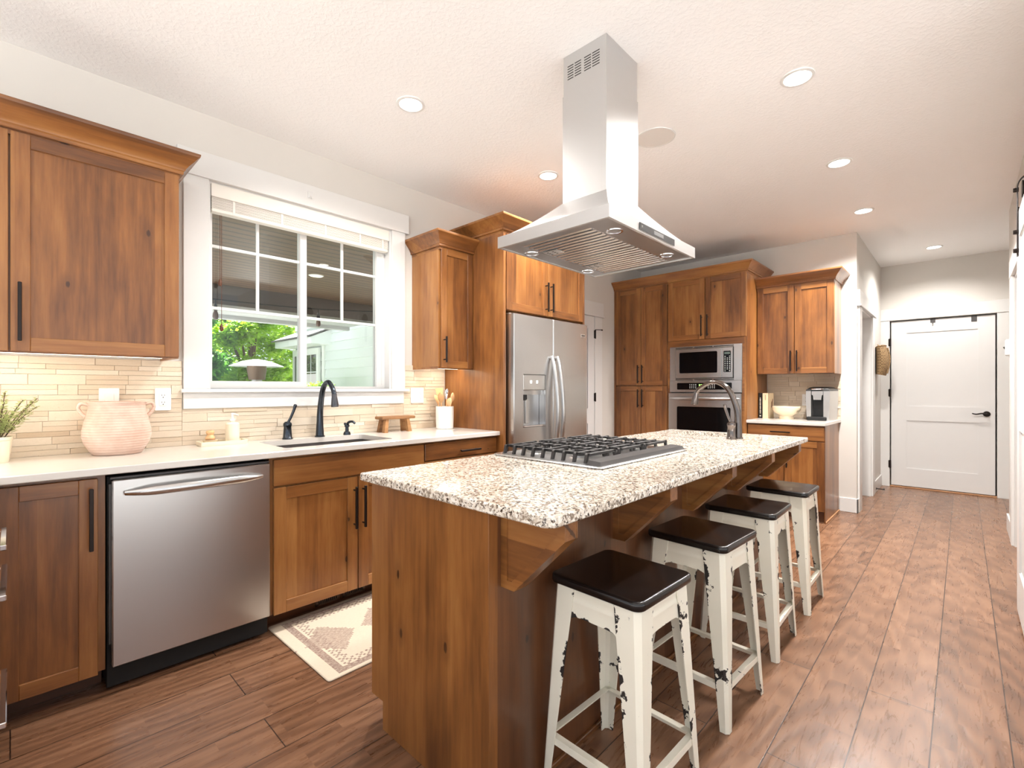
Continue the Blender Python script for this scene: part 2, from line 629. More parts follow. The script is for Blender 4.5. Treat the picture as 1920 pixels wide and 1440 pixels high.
st = t.n('Mapping', None, Vector=tc, Scale=(15, 1.6, 1)).outputs[0]
off = t.n('VectorMath', {'operation': 'ADD'}, i0=st, i1=t.n('VectorMath', {'operation': 'SCALE'}, i0=b2.outputs[0], Scale=11.0).outputs[0]).outputs[0]
g = t.noise(off, 3.0, 6, 0.65, 1.2)
wv = t.n('TexWave', {'wave_type': 'RINGS', 'rings_direction': 'Z'}, Vector=t.n('VectorMath', {'operation': 'MULTIPLY'}, i0=off, i1=(0.55, 1.0, 1.0)).outputs[0], Scale=0.9, Distortion=9.0, Detail=3.0, Detail_Scale=1.2).outputs[1]
f = t.math('ADD', t.math('ADD', t.math('MULTIPLY', g, 0.33), 0.06), t.math('MULTIPLY', b2.outputs[0], 0.11))
f = t.math('ADD', f, t.math('MULTIPLY', b1.outputs[0], 0.13))
f = t.math('ADD', f, t.math('MULTIPLY', wv, 0.16))
c = t.ramp(f, [(0.16, lin(74, 49, 34)), (0.36, lin(112, 78, 56)), (0.55, lin(136, 99, 74)), (0.8, lin(162, 125, 98))])
c = t.mix(b1.outputs[1], c, lin(46, 29, 20))
t.set(Base_Color=c, Roughness=t.n('MapRange', None, Value=g, To_Min=0.2, To_Max=0.38).outputs[0])
hh = t.math('SUBTRACT', t.math('ADD', t.math('MULTIPLY', g, 0.5), t.math('MULTIPLY', wv, 0.5)), t.math('MULTIPLY', b1.outputs[1], 2.0))
t.bump(hh, 0.15, 0.003)
M['floor'] = t.mat

# split-face travertine strips, one tone per strip
t = NT('travertine strip tile')
tn = t.n('Attribute', {'attribute_name': 'tone'}).outputs['Fac']
v = t.coord()
n = t.noise(t.coord((30, 30, 90)), 3.0, 5, 0.7)
c = t.ramp(t.math('ADD', t.math('MULTIPLY', tn, 0.75), t.math('MULTIPLY', n, 0.3)), [(0.1, lin(192, 172, 147)), (0.45, lin(208, 191, 168)), (0.75, lin(219, 206, 187)), (1.0, lin(230, 220, 206))])
pit = t.ramp(t.noise(v, 150, 3, 0.6), [(0.30, (1, 1, 1, 1)), (0.36, (0, 0, 0, 1))])
c = t.mix(t.math('MULTIPLY', pit, 0.4), c, lin(176, 152, 122))
t.set(Base_Color=c, Roughness=0.6)
t.bump(n, 0.3, 0.004)
M['tile'] = t.mat

# terracotta with throwing rings
t = NT('unglazed pink terracotta')
v = t.coord()
wv = t.n('TexWave', {'bands_direction': 'Z'}, Vector=v, Scale=26.0, Distortion=1.2, Detail=2.0).outputs[1]
f = t.noise(v, 9, 5, 0.6)
t.set(Base_Color=t.ramp(f, [(0.3, lin(206, 170, 152)), (0.55, lin(222, 194, 178)), (0.8, lin(232, 212, 200))]), Roughness=0.85)
t.bump(wv, 0.3, 0.004)
M['terracotta'] = t.mat

# chipped cream paint over dark steel; wear grows towards the rims
t = NT('chipped cream paint on steel')
v = t.coord((1, 1, 1), 9.0)
w = t.n('Attribute', {'attribute_name': 'wear'}).outputs['Fac']
n1 = t.noise(v, 38, 5, 0.62, 0.3); n2 = t.noise(v, 7.0, 2, 0.5)
s_ = t.math('ADD', t.math('ADD', t.math('MULTIPLY', n1, 0.6), t.math('MULTIPLY', n2, 0.75)), t.math('MULTIPLY', t.math('POWER', w, 3.0), 0.15))
mask = t.ramp(s_, [(0.875, (0, 0, 0, 1)), (0.885, (1, 1, 1, 1))])
spk = t.ramp(t.noise(v, 160, 2, 0.5), [(0.76, (0, 0, 0, 1)), (0.79, (0.7, 0.7, 0.7, 1))])
paint = t.mix(n2, lin(232, 226, 208), lin(240, 236, 222))
c = t.mix(spk, paint, lin(120, 106, 90)); c = t.mix(mask, c, lin(34, 28, 26))
t.set(Base_Color=c, Roughness=t.n('MapRange', None, Value=mask, To_Min=0.32, To_Max=0.6).outputs[0])
t.bump(t.math('MULTIPLY', mask, -1.0), 0.25, 0.002)
M['stool_paint'] = t.mat

t = NT('black lacquered seat')
v = t.coord((1, 1, 1), 9.0)
sc_ = t.ramp(t.noise(v, 45, 5, 0.7), [(0.70, (0, 0, 0, 1)), (0.73, (0.5, 0.5, 0.5, 1))])
t.set(Base_Color=t.mix(sc_, lin(20, 15, 14), lin(120, 108, 98)), Roughness=t.n('MapRange', None, Value=t.noise(v, 12, 4), To_Min=0.14, To_Max=0.3).outputs[0])
M['stool_seat'] = t.mat

# woven runner: borders, zigzag and stepped medallions (object axes: x across, y along)
t = NT('woven cream and taupe rug')
v = t.coord()
sn = t.n('VectorMath', {'operation': 'SNAP'}, i0=v, i1=(0.012, 0.012, 1)).outputs[0]
sp = t.n('SeparateXYZ', None, Vector=sn)
ax = t.math('ABSOLUTE', sp.outputs[0]); ay = t.math('ABSOLUTE', sp.outputs[1])
ex = t.math('SUBTRACT', 0.33, ax); ey = t.math('SUBTRACT', t.math('SUBTRACT', 0.62, ay), 0.035)
ed = t.math('MINIMUM', ex, ey)


def band(a, b, x):
    return t.math('MULTIPLY', t.math('GREATER_THAN', x, a), t.math('LESS_THAN', x, b))


zig = t.math('PINGPONG', t.math('ADD', sp.outputs[0], sp.outputs[1]), 0.024)
zig2 = t.math('PINGPONG', t.math('SUBTRACT', sp.outputs[0], sp.outputs[1]), 0.024)
z1 = t.math('MULTIPLY', band(0.062, 0.11, ed), t.math('LESS_THAN', t.math('MINIMUM', zig, zig2), 0.007))
b0 = band(0.02, 0.055, ed)
yy = t.math('PINGPONG', t.math('ADD', sp.outputs[1], 0.02), 0.29)
md = t.math('ADD', t.math('DIVIDE', ax, 0.15), t.math('DIVIDE', t.math('ABSOLUTE', t.math('SUBTRACT', yy, 0.145)), 0.125))
med = t.math('LESS_THAN', md, 1.0)
cd_ = t.math('ADD', t.math('ABSOLUTE', t.math('SUBTRACT', ax, 0.17)), t.math('ABSOLUTE', t.math('SUBTRACT', yy, 0.0)))
corner = t.math('MULTIPLY', t.math('LESS_THAN', cd_, 0.05), t.math('GREATER_THAN', ed, 0.112))
pat = t.math('MAXIMUM', t.math('MAXIMUM', b0, z1), t.math('MAXIMUM', t.math('MULTIPLY', med, 0.75), t.math('MULTIPLY', corner, 0.8)))
nz = t.noise(t.coord((160, 60, 1)), 1.0, 3, 0.7)
pat = t.math('MULTIPLY', pat, t.n('MapRange', None, Value=nz, From_Min=0.3, From_Max=0.6, To_Min=0.25, To_Max=1.0).outputs[0])
t.set(Base_Color=t.mix(pat, t.mix(nz, lin(214, 198, 176), lin(228, 214, 194)), lin(140, 114, 104)), Roughness=0.95)
t.bump(nz, 0.5, 0.003)
M['rug'] = t.mat

# straw weave
t = NT('woven straw')
v = t.coord()
ch = t.n('TexChecker', None, Vector=v, Scale=60.0, Color1=lin(176, 146, 106), Color2=lin(104, 80, 54))
t.set(Base_Color=t.mix(t.noise(v, 40, 3), ch.outputs[0], lin(150, 122, 86)), Roughness=0.8)
t.bump(ch.outputs[1], 0.5, 0.004)
M['straw'] = t.mat


def leafmat(name, a, b):
    t = NT(name)
    oi = t.coord()
    f = t.noise(oi, 1.6, 3); f2 = t.noise(oi, 14.0, 2)
    t.set(Base_Color=t.mix(t.math('ADD', t.math('MULTIPLY', f, 0.6), t.math('MULTIPLY', f2, 0.4)), a, b), Roughness=0.5)
    t.b.inputs['Subsurface Weight'].default_value = 0.0
    tr = t.n('BsdfTranslucent', None, Color=b)
    mx = t.t.nodes.new('ShaderNodeMixShader'); mx.inputs[0].default_value = 0.45
    out = t.t.nodes['Material Output']
    t.t.links.new(t.b.outputs[0], mx.inputs[1]); t.t.links.new(tr.outputs[0], mx.inputs[2]); t.t.links.new(mx.outputs[0], out.inputs[0])
    return t.mat


M['leaf_a'] = leafmat('maple leaf green', lin(60, 120, 24), lin(176, 214, 62))
M['leaf_b'] = leafmat('deep leaf green', lin(34, 92, 28), lin(104, 168, 58))
M['leaf_herb'] = leafmat('herb leaf', lin(110, 132, 74), lin(190, 198, 140))

# porch boards
t = NT('stained porch boards')
sp = t.n('SeparateXYZ', None, Vector=t.coord())
fr = t.math('FRACT', t.math('MULTIPLY', sp.outputs[0], 7.2))
gap = t.ramp(fr, [(0.0, (1, 1, 1, 1)), (0.20, (0, 0, 0, 1)), (0.84, (0, 0, 0, 1)), (1.0, (1, 1, 1, 1))])
g = t.noise(t.coord((30, 1.5, 1)), 1.5, 5, 0.6)
c = t.ramp(g, [(0.3, lin(84, 60, 42)), (0.7, lin(118, 88, 64))])
t.set(Base_Color=t.mix(gap, c, lin(24, 16, 11)), Roughness=0.5)
M['porch'] = t.mat

# clear window glass
t = NT('window glass')
t.set(Base_Color=(1, 1, 1, 1), Roughness=0.0)
t.b.inputs['Transmission Weight'].default_value = 1.0
t.b.inputs['IOR'].default_value = 1.02
tr = t.n('BsdfTransparent', None, Color=(0.93, 0.96, 0.95, 1))
gl = t.n('BsdfGlossy', None, Color=(1, 1, 1, 1), Roughness=0.0)
lw = t.n('Fresnel', None, IOR=1.45)
mx = t.t.nodes.new('ShaderNodeMixShader')
t.t.links.new(lw.outputs[0], mx.inputs[0]); t.t.links.new(tr.outputs[0], mx.inputs[1]); t.t.links.new(gl.outputs[0], mx.inputs[2])
t.t.links.new(mx.outputs[0], t.t.nodes['Material Output'].inputs[0])
M['glass'] = t.mat
# ------------------------------------------------------------------ the room shell
struct('floor', MB().box(-3.26, 2.4, -2.2, 8.6, -0.1, 0.0), M['floor'])
struct('ceiling', MB().box(-3.26, 2.4, -2.2, 8.6, CZ, CZ + 0.15), M['ceiling'])
WY0, WY1, WZ0, WZ1 = 0.765, 1.943, 1.222, 2.392      # window opening in the sink wall
uv = lambda y, z, d: (WX - d, y, z)
struct('wall_sink', MB().slab(rect(-2.2, OY + 0.15, 0, CZ), 0, 0.18, holes=[rect(WY0, WY1, WZ0, WZ1)], fn=uv), M['wall'], smooth=False)
struct('wall_oven', MB().box(WX, HX - 0.12, OY, OY + 0.15, 0, CZ), M['wall'])
DY0, DY1, DZ = 5.93, 6.735, 2.04                     # side door of the hall
struct('wall_hall', MB().slab([(OY, 0), (DY0, 0), (DY0, DZ), (DY1, DZ), (DY1, 0), (BY + 0.05, 0), (BY + 0.05, CZ), (OY, CZ)], 0, 0.12,
                              fn=lambda y, z, d: (HX - d, y, z)), M['wall'], smooth=False)
EX0, EX1, EZ = -0.667, 0.277, 2.068                  # door at the end of the hall
struct('wall_end', MB().slab([(HX - 0.12, 0), (EX0, 0), (EX0, EZ), (EX1, EZ), (EX1, 0), (1.1, 0), (1.1, CZ), (HX - 0.12, CZ)], 0, 0.14,
                             fn=lambda x, z, d: (x, BY + d, z)), M['wall'], smooth=False)
struct('wall_right', MB().slab([(2.6, 0), (3.9, 0), (3.9, 2.1), (5.36, 2.1), (5.36, 0), (5.95, 0), (5.95, CZ), (2.6, CZ)], 0, 0.12,
                               fn=lambda y, z, d: (RX + d, y, z)), M['wall'], smooth=False)
struct('wall_leak_block_end', MB().box(HX - 0.12, 1.1, BY + 0.14, BY + 0.2, 0, CZ), M['wall'])  # unseen backing added to stop light leaking round the end door
struct('wall_leak_block_hall', MB().box(HX - 0.5, HX - 0.44, OY + 0.15, BY, 0, CZ), M['wall'])  # unseen backing added to stop light leaking round the side door
struct('wall_light_block', MB().box(2.3, 2.4, 2.6, 8.6, 0, CZ), M['wall'])  # unseen wall added to keep bright outdoors from mirroring in the hood
struct('wall_light_block_side', MB().box(RX + 0.12, 2.3, 2.6, 2.72, 0, CZ), M['wall'])  # unseen side of that light block, added with it
struct('wall_recess', MB().box(1.0, 1.1, 5.95, BY, 0, CZ), M['wall'])
struct('wall_recess_side', MB().box(RX + 0.12, 1.1, 5.83, 5.95, 0, CZ), M['wall'])

# skirting
bb = MB().box(HX - 0.14, HX + 0.014, OY - 0.014, OY, 0, 0.14, 0.003)
struct('baseboard_oven', bb, M['trim'])
bb = MB().box(HX, HX + 0.014, OY - 0.014, 5.775, 0, 0.14, 0.003)
bb.box(HX, HX + 0.014, 6.90, BY - 0.02, 0, 0.14, 0.003)
struct('baseboard_hall', bb, M['trim'])
struct('baseboard_right', MB().box(RX - 0.015, RX, 5.49, 5.965, 0, 0.14, 0.003), M['trim'])


# split-face strips behind the worktops
def strips(mb, plane, u0, u1, v0, v1, seed):
    rnd = random.Random(seed)
    v = v0
    while v < v1 - 0.004:
        hgt = min(rnd.choice((0.024, 0.026, 0.048, 0.05, 0.036)), v1 - v)
        if v1 - v - hgt < 0.012:
            hgt = v1 - v
        u = u0
        while u < u1 - 0.002:
            L = rnd.uniform(0.07, 0.26)
            e = min(u + L, u1)
            if u1 - e < 0.04:
                e = u1
            parts = [(v, v + hgt)]
            if hgt > 0.04 and rnd.random() < 0.45:
                parts = [(v, v + hgt / 2), (v + hgt / 2, v + hgt)]
            for a, b in parts:
                d = 0.008 + rnd.choice((0, 0.001, 0.002, 0.0045)); g = 0.0005
                tone = min(1, max(0.01, rnd.gauss(0.58, 0.15)))
                if plane == 'x':
                    mb.box(WX, WX + d, u + g, e - g, a + g, b - g, 0.0007, 0, tone)
                else:
                    mb.box(u + g, e - g, OY - d, OY, a + g, b - g, 0.0007, 0, tone)
            u = e
        v += hgt


mb = MB()
strips(mb, 'x', -0.62, 0.641, CT, 1.372, 3)
strips(mb, 'x', 0.641, 2.045, CT, 1.112, 4)
strips(mb, 'x', 2.045, 2.44, CT, 1.402, 5)
struct('wall_tile_sink', mb, M['tile'], smooth=False)
mb = MB()
strips(mb, 'y', -1.555, -0.886, CT, 1.375, 6)
struct('wall_tile_oven', mb, M['tile'], smooth=False)

# ------------------------------------------------------------------ window over the sink
win = sgroup('window_1', (WX, 1.354, WZ0))
CX = WX + 0.02
mb = MB()
mb.box(WX, CX, 0.645, WY0, 1.222, 2.395, 0.002)
mb.box(WX, CX, WY1, 2.055, 1.222, 2.395, 0.002)
obj('window_casing', mb, M['trim'], win)
obj('window_head', MB().box(WX, CX + 0.008, 0.615, 2.085, 2.395, 2.535, 0.002), M['trim'], win)
obj('window_stool', MB().box(WX - 0.10, CX + 0.018, 0.632, 2.085, 1.200, 1.222, 0.004), M['trim'], win)
obj('window_apron', MB().box(WX, CX - 0.002, 0.645, 2.045, 1.112, 1.200, 0.002), M['trim'], win)
mb = MB()                                             # reveal boards
mb.box(WX - 0.12, WX, WY0, WY0 + 0.012, 1.222, 2.392)
mb.box(WX - 0.12, WX, WY1 - 0.012, WY1, 1.222, 2.392)
mb.box(WX - 0.12, WX, WY0 + 0.012, WY1 - 0.012, 2.380, 2.392)
obj('window_reveal', mb, M['trim'], win)
FX0, FX1 = WX - 0.115, WX - 0.065
mb = MB().slab(rect(WY0 + 0.012, WY1 - 0.012, 1.222, 2.38), 0, 0.05, 0.002, holes=[rect(0.802, 1.306, 1.268, 2.345), rect(1.347, 1.862, 1.238, 2.345)],
               fn=lambda y, z, d: (FX0 + d, y, z))
obj('window_frame', mb, M['trim'], win, smooth=False)
mb = MB()
mb.box(FX0 + 0.022, FX0 + 0.026, 0.802, 1.306, 1.268, 2.345)
mb.box(FX0 + 0.022, FX0 + 0.026, 1.347, 1.862, 1.238, 2.345)
obj('window_pane', mb, M['glass'], win, smooth=False)
for (a, b, mid) in ((0.802, 1.306, 1.053), (1.347, 1.862, 1.604)):
    mb = MB()
    for z in (2.045, 1.685):
        mb.box(FX0 + 0.016, FX0 + 0.032, a, b, z, z + 0.016)
    mb.box(FX0 + 0.017, FX0 + 0.031, mid - 0.008, mid + 0.008, 1.701, 2.345)
    obj('muntin', mb, M['trim'], win, smooth=False)

# raised blind
bl = thing('window_blind', 'cream slatted blind drawn up at the head of the sink window', 'blind', (WX - 0.03, 1.354, 2.23))
obj('valance', MB().box(WX - 0.012, WX + 0.004, WY0 + 0.015, WY1 - 0.015, 2.312, 2.388, 0.003), M['blind'], bl)
obj('head_rail', MB().box(WX - 0.055, WX - 0.014, WY0 + 0.02, WY1 - 0.02, 2.325, 2.375), M['blind'], bl)
mb = MB()
for k in range(13):
    z = 2.250 + k * 0.0052
    mb.box(WX - 0.055 + 0.001 * (k % 2), WX - 0.008 + 0.001 * (k % 3), WY0 + 0.02, WY1 - 0.02, z, z + 0.0032)
obj('slat_stack', mb, M['blind'], bl, smooth=False)
obj('bottom_rail', MB().box(WX - 0.056, WX - 0.006, WY0 + 0.02, WY1 - 0.02, 2.230, 2.249, 0.003), M['blind'], bl)
for y in (0.90, 1.17, 1.45, 1.70, 1.88):
    obj('ladder_tape', MB().box(WX - 0.006, WX - 0.004, y - 0.008, y + 0.004, 2.232, 2.322), M['blind'], bl, smooth=False)
for yy, zb in ((0.838, 1.86), (0.846, 1.60)):
    c = obj('pull_cord', MB().cyl((WX - 0.05, yy, zb), (WX - 0.05, yy, 2.33), 0.0014, seg=6), M['tassel'], bl)
    obj('tassel', MB().lathe([(0, 0), (0.008, 0.004), (0.011, 0.014), (0.009, 0.028), (0.004, 0.042), (0, 0.046)], (WX - 0.05, yy, zb - 0.044), 14), M['tassel'], c)
obj('wand', MB().tube(smooth_path([(WX - 0.045, 1.90, 2.33), (WX - 0.045, 1.897, 1.7), (WX - 0.045, 1.893, 1.25)], 4), 0.002, 6), M['trim'], bl)
hk = obj('clear_hook', MB().tube(smooth_path([(CX + 0.010, 1.33, 2.475), (CX + 0.014, 1.33, 2.455), (CX + 0.03, 1.33, 2.445), (CX + 0.032, 1.33, 2.462)], 5), 0.004, 8).box(CX + 0.007, CX + 0.012, 1.315, 1.345, 2.45, 2.492, 0.002), M['trim'])
centre(tag(hk, 'small clear adhesive hook stuck on the white window head', 'hook'))

# ------------------------------------------------------------------ doors and casings of the hall
CXH = HX + 0.018
mb = MB()
mb.box(HX, CXH, 5.775, DY0 - 0.0, 0, DZ, 0.002)
mb.box(HX, CXH, DY1, 6.895, 0, DZ, 0.002)
struct('trim_1', mb, M['trim'])
mb = MB()
mb.box(HX, CXH + 0.004, 5.755, 6.93, DZ + 0.018, DZ + 0.16, 0.002)
mb.box(HX, CXH + 0.014, 5.745, 6.945, DZ, DZ + 0.018, 0.003)
struct('trim_2', mb, M['trim'])
mb = MB()
mb.box(HX - 0.118, HX, DY0, DY0 + 0.018, 0, DZ)
mb.box(HX - 0.118, HX, DY1 - 0.018, DY1, 0, DZ)
mb.box(HX - 0.118, HX, DY0, DY1, DZ - 0.018, DZ)
mb.box(HX - 0.105, HX - 0.095, DY1 - 0.03, DY1 - 0.018, 0, DZ - 0.018)
struct('trim_3', mb, M['trim'])


def lever(mb, p, along, out):
    p = Vector(p); along = Vector(along); out = Vector(out)
    mb.cyl(p, p + out * 0.01, 0.032, 0.030, 20)
    mb.cyl(p + out * 0.01, p + out * 0.045, 0.012, seg=12)
    q = p + out * 0.045
    mb.tube(smooth_path([q, q + along * 0.04 + Vector((0, 0, 0.006)), q + along * 0.085 + Vector((0, 0, -0.004)), q + along * 0.12 + Vector((0, 0, 0.004))], 5),
            lerps([0.011, 0.009, 0.008, 0.006], 5), 10)


d1 = sgroup('door_1', (HX - 0.1, 6.33, 0.012))
XF = HX - 0.088
def pdoor(mb, fn, u0, u1, z0, z1, panels, th=0.035, rec=0.009):
    """panel door: a slab with shallow sunk panels, fn(u, z, d) with d = 0 on the seen face"""
    holes = [rect(*p) for p in panels]
    mb.slab(rect(u0, u1, z0, z1), 0, rec, 0, holes=holes, fn=fn)
    mb.slab(rect(u0, u1, z0, z1), rec, th, 0, fn=fn)
    for (a, b, c, d) in panels:
        mb.slab(rect(a, b, c, d), 0.006, rec + 0.001, 0, holes=[rect(a + 0.006, b - 0.006, c + 0.006, d - 0.006)], fn=fn)


mb = MB(); pdoor(mb, lambda y, z, d: (XF - d, y, z), DY0 + 0.021, DY1 - 0.033, 0.012, DZ - 0.02, [(DY0 + 0.14, DY1 - 0.15, 0.24, 0.83), (DY0 + 0.14, DY1 - 0.15, 1.0, 1.90)])
obj('door_panel', mb, M['door_w'], d1, smooth=False)
mb = MB(); lever(mb, (XF, DY0 + 0.085, 0.955), (0, 1, 0), (1, 0, 0))
obj('door_handle', mb, M['black_metal'], d1)

ex = BY
mb = MB()
mb.box(HX, EX0, ex - 0.02, ex, 0, EZ, 0.002)
mb.box(EX1, RX + 0.14, ex - 0.02, ex, 0, EZ, 0.002)
struct('trim_4', mb, M['trim'])
struct('trim_5', MB().box(HX, RX + 0.16, ex - 0.026, ex, EZ + 0.003, EZ + 0.145, 0.002), M['trim'])
d2 = sgroup('door_2', (-0.195, ex, 0.02))
YF = ex + 0.006
mb = MB(); pdoor(mb, lambda x, z, d: (x, YF + d, z), EX0 + 0.014, EX1 - 0.014, 0.022, 2.055, [(-0.505, 0.125, 0.243, 0.83), (-0.505, 0.125, 1.007, 1.907)])
obj('door_panel', mb, M['door_w'], d2, smooth=False)
mb = MB(); lever(mb, (0.195, YF, 0.935), (-1, 0, 0), (0, -1, 0))
obj('door_handle', mb, M['black_metal'], d2)
for z in (0.28, 1.17, 1.80):
    obj('door_hinge', MB().cyl((EX0 + 0.006, ex - 0.024, z - 0.05), (EX0 + 0.006, ex - 0.024, z + 0.05), 0.009, seg=10).box(EX0 - 0.012, EX0 + 0.016, ex - 0.022, ex - 0.0195, z - 0.045, z + 0.045), M['black_metal'], d2)
obj('door_latch', MB().box(EX1 - 0.010, EX1 + 0.002, ex - 0.003, ex + 0.004, 0.91, 0.96), M['black_metal'], d2)
struct('trim_6', MB().box(EX0, EX1, ex - 0.02, ex + 0.06, 0.0, 0.014, 0.004), M['bread'])
for x, h_, lb in ((-0.262, 0.045, 'smaller dark bracket hooked over the top middle of the white hall door'), (0.092, 0.065, 'larger dark bracket hooked over the hall door near its top right corner')):
    k = MB().box(x - 0.023, x + 0.023, YF - 0.004, YF - 0.0005, 2.057 - h_, 2.059, 0.0006).box(x - 0.023, x + 0.023, YF - 0.004, YF + 0.02, 2.056, 2.059)
    if h_ < 0.05:
        k.tube(smooth_path([(x, YF - 0.003, 2.014), (x, YF - 0.02, 2.006), (x, YF - 0.032, 2.012)], 4), 0.006, 8)
    centre(tag(obj('over_door_hook', k, M['iron_dark']), lb, 'hook', 'hooks over the hall door'))
k = MB().cyl((HX + 0.014, 7.02, 0.045), (HX + 0.02, 7.02, 0.045), 0.012, seg=12).cyl((HX + 0.02, 7.02, 0.045), (HX + 0.085, 7.02, 0.045), 0.006, seg=10).cyl((HX + 0.085, 7.02, 0.045), (HX + 0.095, 7.02, 0.045), 0.008, seg=10)
centre(tag(obj('door_stop', k, M['black_metal']), 'small black spring door stop on the hall skirting by the floor', 'door stop'))

# woven hat shaped bag hung on the hall wall
bg = thing('woven_bag', 'woven straw bag hanging on the white hall wall beside the end door', 'bag', (HX, 7.1, 1.38))
prof = []
rows = []
for k in range(9):
    f = k / 8.0
    z = 1.385 + 0.335 * f
    ww = 0.15 + 0.015 * math.sin(f * 3.1); dp = 0.045 + 0.02 * math.sin(f * math.pi)
    rows.append([(HX + 0.005 + dp + dp * math.cos(R(a)), 7.12 + ww * math.sin(R(a)) * (1 if abs(math.cos(R(a))) < 2 else 1), z + 0.02 * math.cos(R(a)) * (f - 0.5)) for a in range(0, 360, 18)])
obj('woven_body', MB().rows(rows), M['straw'], bg)
obj('rim', MB().tube([Vector(p) for p in rows[-1]] + [Vector(rows[-1][0])], 0.007, 8, False), M['straw'], bg)
obj('strap', MB().tube(smooth_path([(HX + 0.05, 7.06, 1.70), (HX + 0.02, 7.12, 1.745), (HX + 0.05, 7.18, 1.70)], 6), 0.006, 8), M['straw'], bg)
obj('fold', MB().tube(smooth_path([(HX + 0.112, 7.07, 1.40), (HX + 0.135, 7.08, 1.55), (HX + 0.115, 7.09, 1.70)], 6), 0.009, 8), M['straw'], bg)

# right wall: cased opening, barn door on its track
mb = MB()
mb.box(RX - 0.018, RX, 5.36, 5.50, 0, 2.1, 0.002)
mb.box(RX - 0.022, RX, 3.75, 5.53, 2.1, 2.24, 0.002)
struct('trim_7', mb, M['trim'])
mb = MB()
mb.box(RX, RX + 0.12, 5.34, 5.36, 0, 2.1)
mb.box(RX, RX + 0.12, 3.9, 3.92, 0, 2.1)
mb.box(RX, RX + 0.12, 3.92, 5.34, 2.08, 2.1)
struct('trim_8', mb, M['trim'])
bd = thing('barn_door', 'white sliding barn door with black strap hanger at right edge', 'door', (RX - 0.06, 3.3, 0.015))
XB = RX - 0.075
mb = MB(); pdoor(mb, lambda y, z, d: (XB + d, y, z), 2.72, 3.80, 0.018, 2.17, [(2.86, 3.66, 0.25, 1.0), (2.86, 3.66, 1.15, 2.03)], th=0.042)
obj('door_panel', mb, M['door_w'], bd, smooth=False)
for yh in (2.86, 3.70):
    h_ = obj('strap_hanger', MB().tube(smooth_path([(XB - 0.004, yh, 1.93), (XB - 0.004, yh, 2.22), (XB - 0.002, yh, 2.315), (XB + 0.028, yh, 2.352), (XB + 0.052, yh, 2.315), (XB + 0.052, yh, 2.26)], 6), 0.02, 8, flat=0.16, up=(0, 1, 0)), M['black_metal'], bd)
    obj('wheel', MB().cyl((XB + 0.012, yh, 2.285), (XB + 0.040, yh, 2.285), 0.045, seg=24), M['black_metal'], h_)
    for z in (1.96, 2.06, 2.285):
        obj('bolt', MB().cyl((XB - 0.02, yh, z), (XB, yh, z), 0.011, 0.013, 8), M['black_metal'], h_)
tr = thing('door_track', 'black flat rail carrying the white barn door along the right wall', 'rail', (RX - 0.03, 4.0, 2.2))
obj('rail_bar', MB().box(XB + 0.022, XB + 0.030, 2.6, 4.0, 2.195, 2.238), M['black_metal'], tr)
for y in (2.7, 3.3, 3.96):
    obj('standoff', MB().cyl((XB + 0.028, y, 2.215), (RX, y, 2.215), 0.011, seg=10), M['black_metal'], tr)
obj('end_stop', MB().box(XB + 0.010, XB + 0.032, 3.955, 3.99, 2.19, 2.26, 0.004), M['black_metal'], tr)
ks = thing('wall_keypad', 'small white keypad box on the right wall near its far corner', 'keypad', (RX, 5.84, 1.53))
obj('housing', MB().box(RX - 0.028, RX, 5.785, 5.90, 1.505, 1.64, 0.006), M['plate'], ks)
obj('mount_plate', MB().box(RX - 0.004, RX - 0.001, 5.775, 5.91, 1.495, 1.65), M['plate'], ks)
k = MB().box(0.345, 0.375, ex - 0.030, ex - 0.0205, 1.645, 1.735, 0.003).tube(smooth_path([(0.36, ex - 0.03, 1.66), (0.345, ex - 0.055, 1.655), (0.325, ex - 0.065, 1.68)], 5), 0.008, 8).tube(smooth_path([(0.36, ex - 0.03, 1.72), (0.35, ex - 0.055, 1.73)], 4), 0.007, 8)
centre(tag(obj('coat_hook', k, M['pewter']), 'metal coat hook on the end wall, partly behind the right wall corner', 'hook'))

# pantry door beside the refrigerator
mb = MB()
mb.box(WX, WX + 0.018, 4.615, 4.765, 0, 2.05, 0.002)
mb.box(WX, WX + 0.018, 3.60, 3.75, 0, 2.05, 0.002)
struct('trim_9', mb, M['trim'])
mb = MB().box(WX, WX + 0.022, 3.58, 4.79, 2.068, 2.215, 0.002).box(WX, WX + 0.032, 3.57, 4.80, 2.05, 2.068, 0.003)
struct('trim_10', mb, M['trim'])
d3 = sgroup('door_3', (WX, 4.2, 0.012))
mb = MB(); pdoor(mb, lambda y, z, d: (WX + 0.012 - d, y, z), 3.755, 4.61, 0.012, 2.045, [(3.88, 4.48, 0.25, 0.83), (3.88, 4.48, 1.0, 1.90)], th=0.012, rec=0.006)
obj('door_panel', mb, M['door_w'], d3, smooth=False)
for z in (0.28, 1.125, 1.845):
    hg = obj('door_hinge', MB().cyl((WX + 0.024, 4.613, z - 0.05), (WX + 0.024, 4.613, z + 0.05), 0.008, seg=10).box(WX + 0.012, WX + 0.0205, 4.60, 4.628, z - 0.045, z + 0.045), M['black_metal'], d3)
    if z > 1.8:
        obj('hinge_stop', MB().tube([(WX + 0.024, 4.613, z + 0.052), (WX + 0.05, 4.65, z + 0.052), (WX + 0.06, 4.69, z + 0.052)], 0.004, 8).cyl((WX + 0.058, 4.685, z + 0.052), (WX + 0.062, 4.70, z + 0.052), 0.008, seg=8), M['black_metal'], hg)

# ------------------------------------------------------------------ cabinet kit
WOODS_X = [M['wood_z'], M['wood_x']]
WOODS_Y = [M['wood_z'], M['wood_y']]


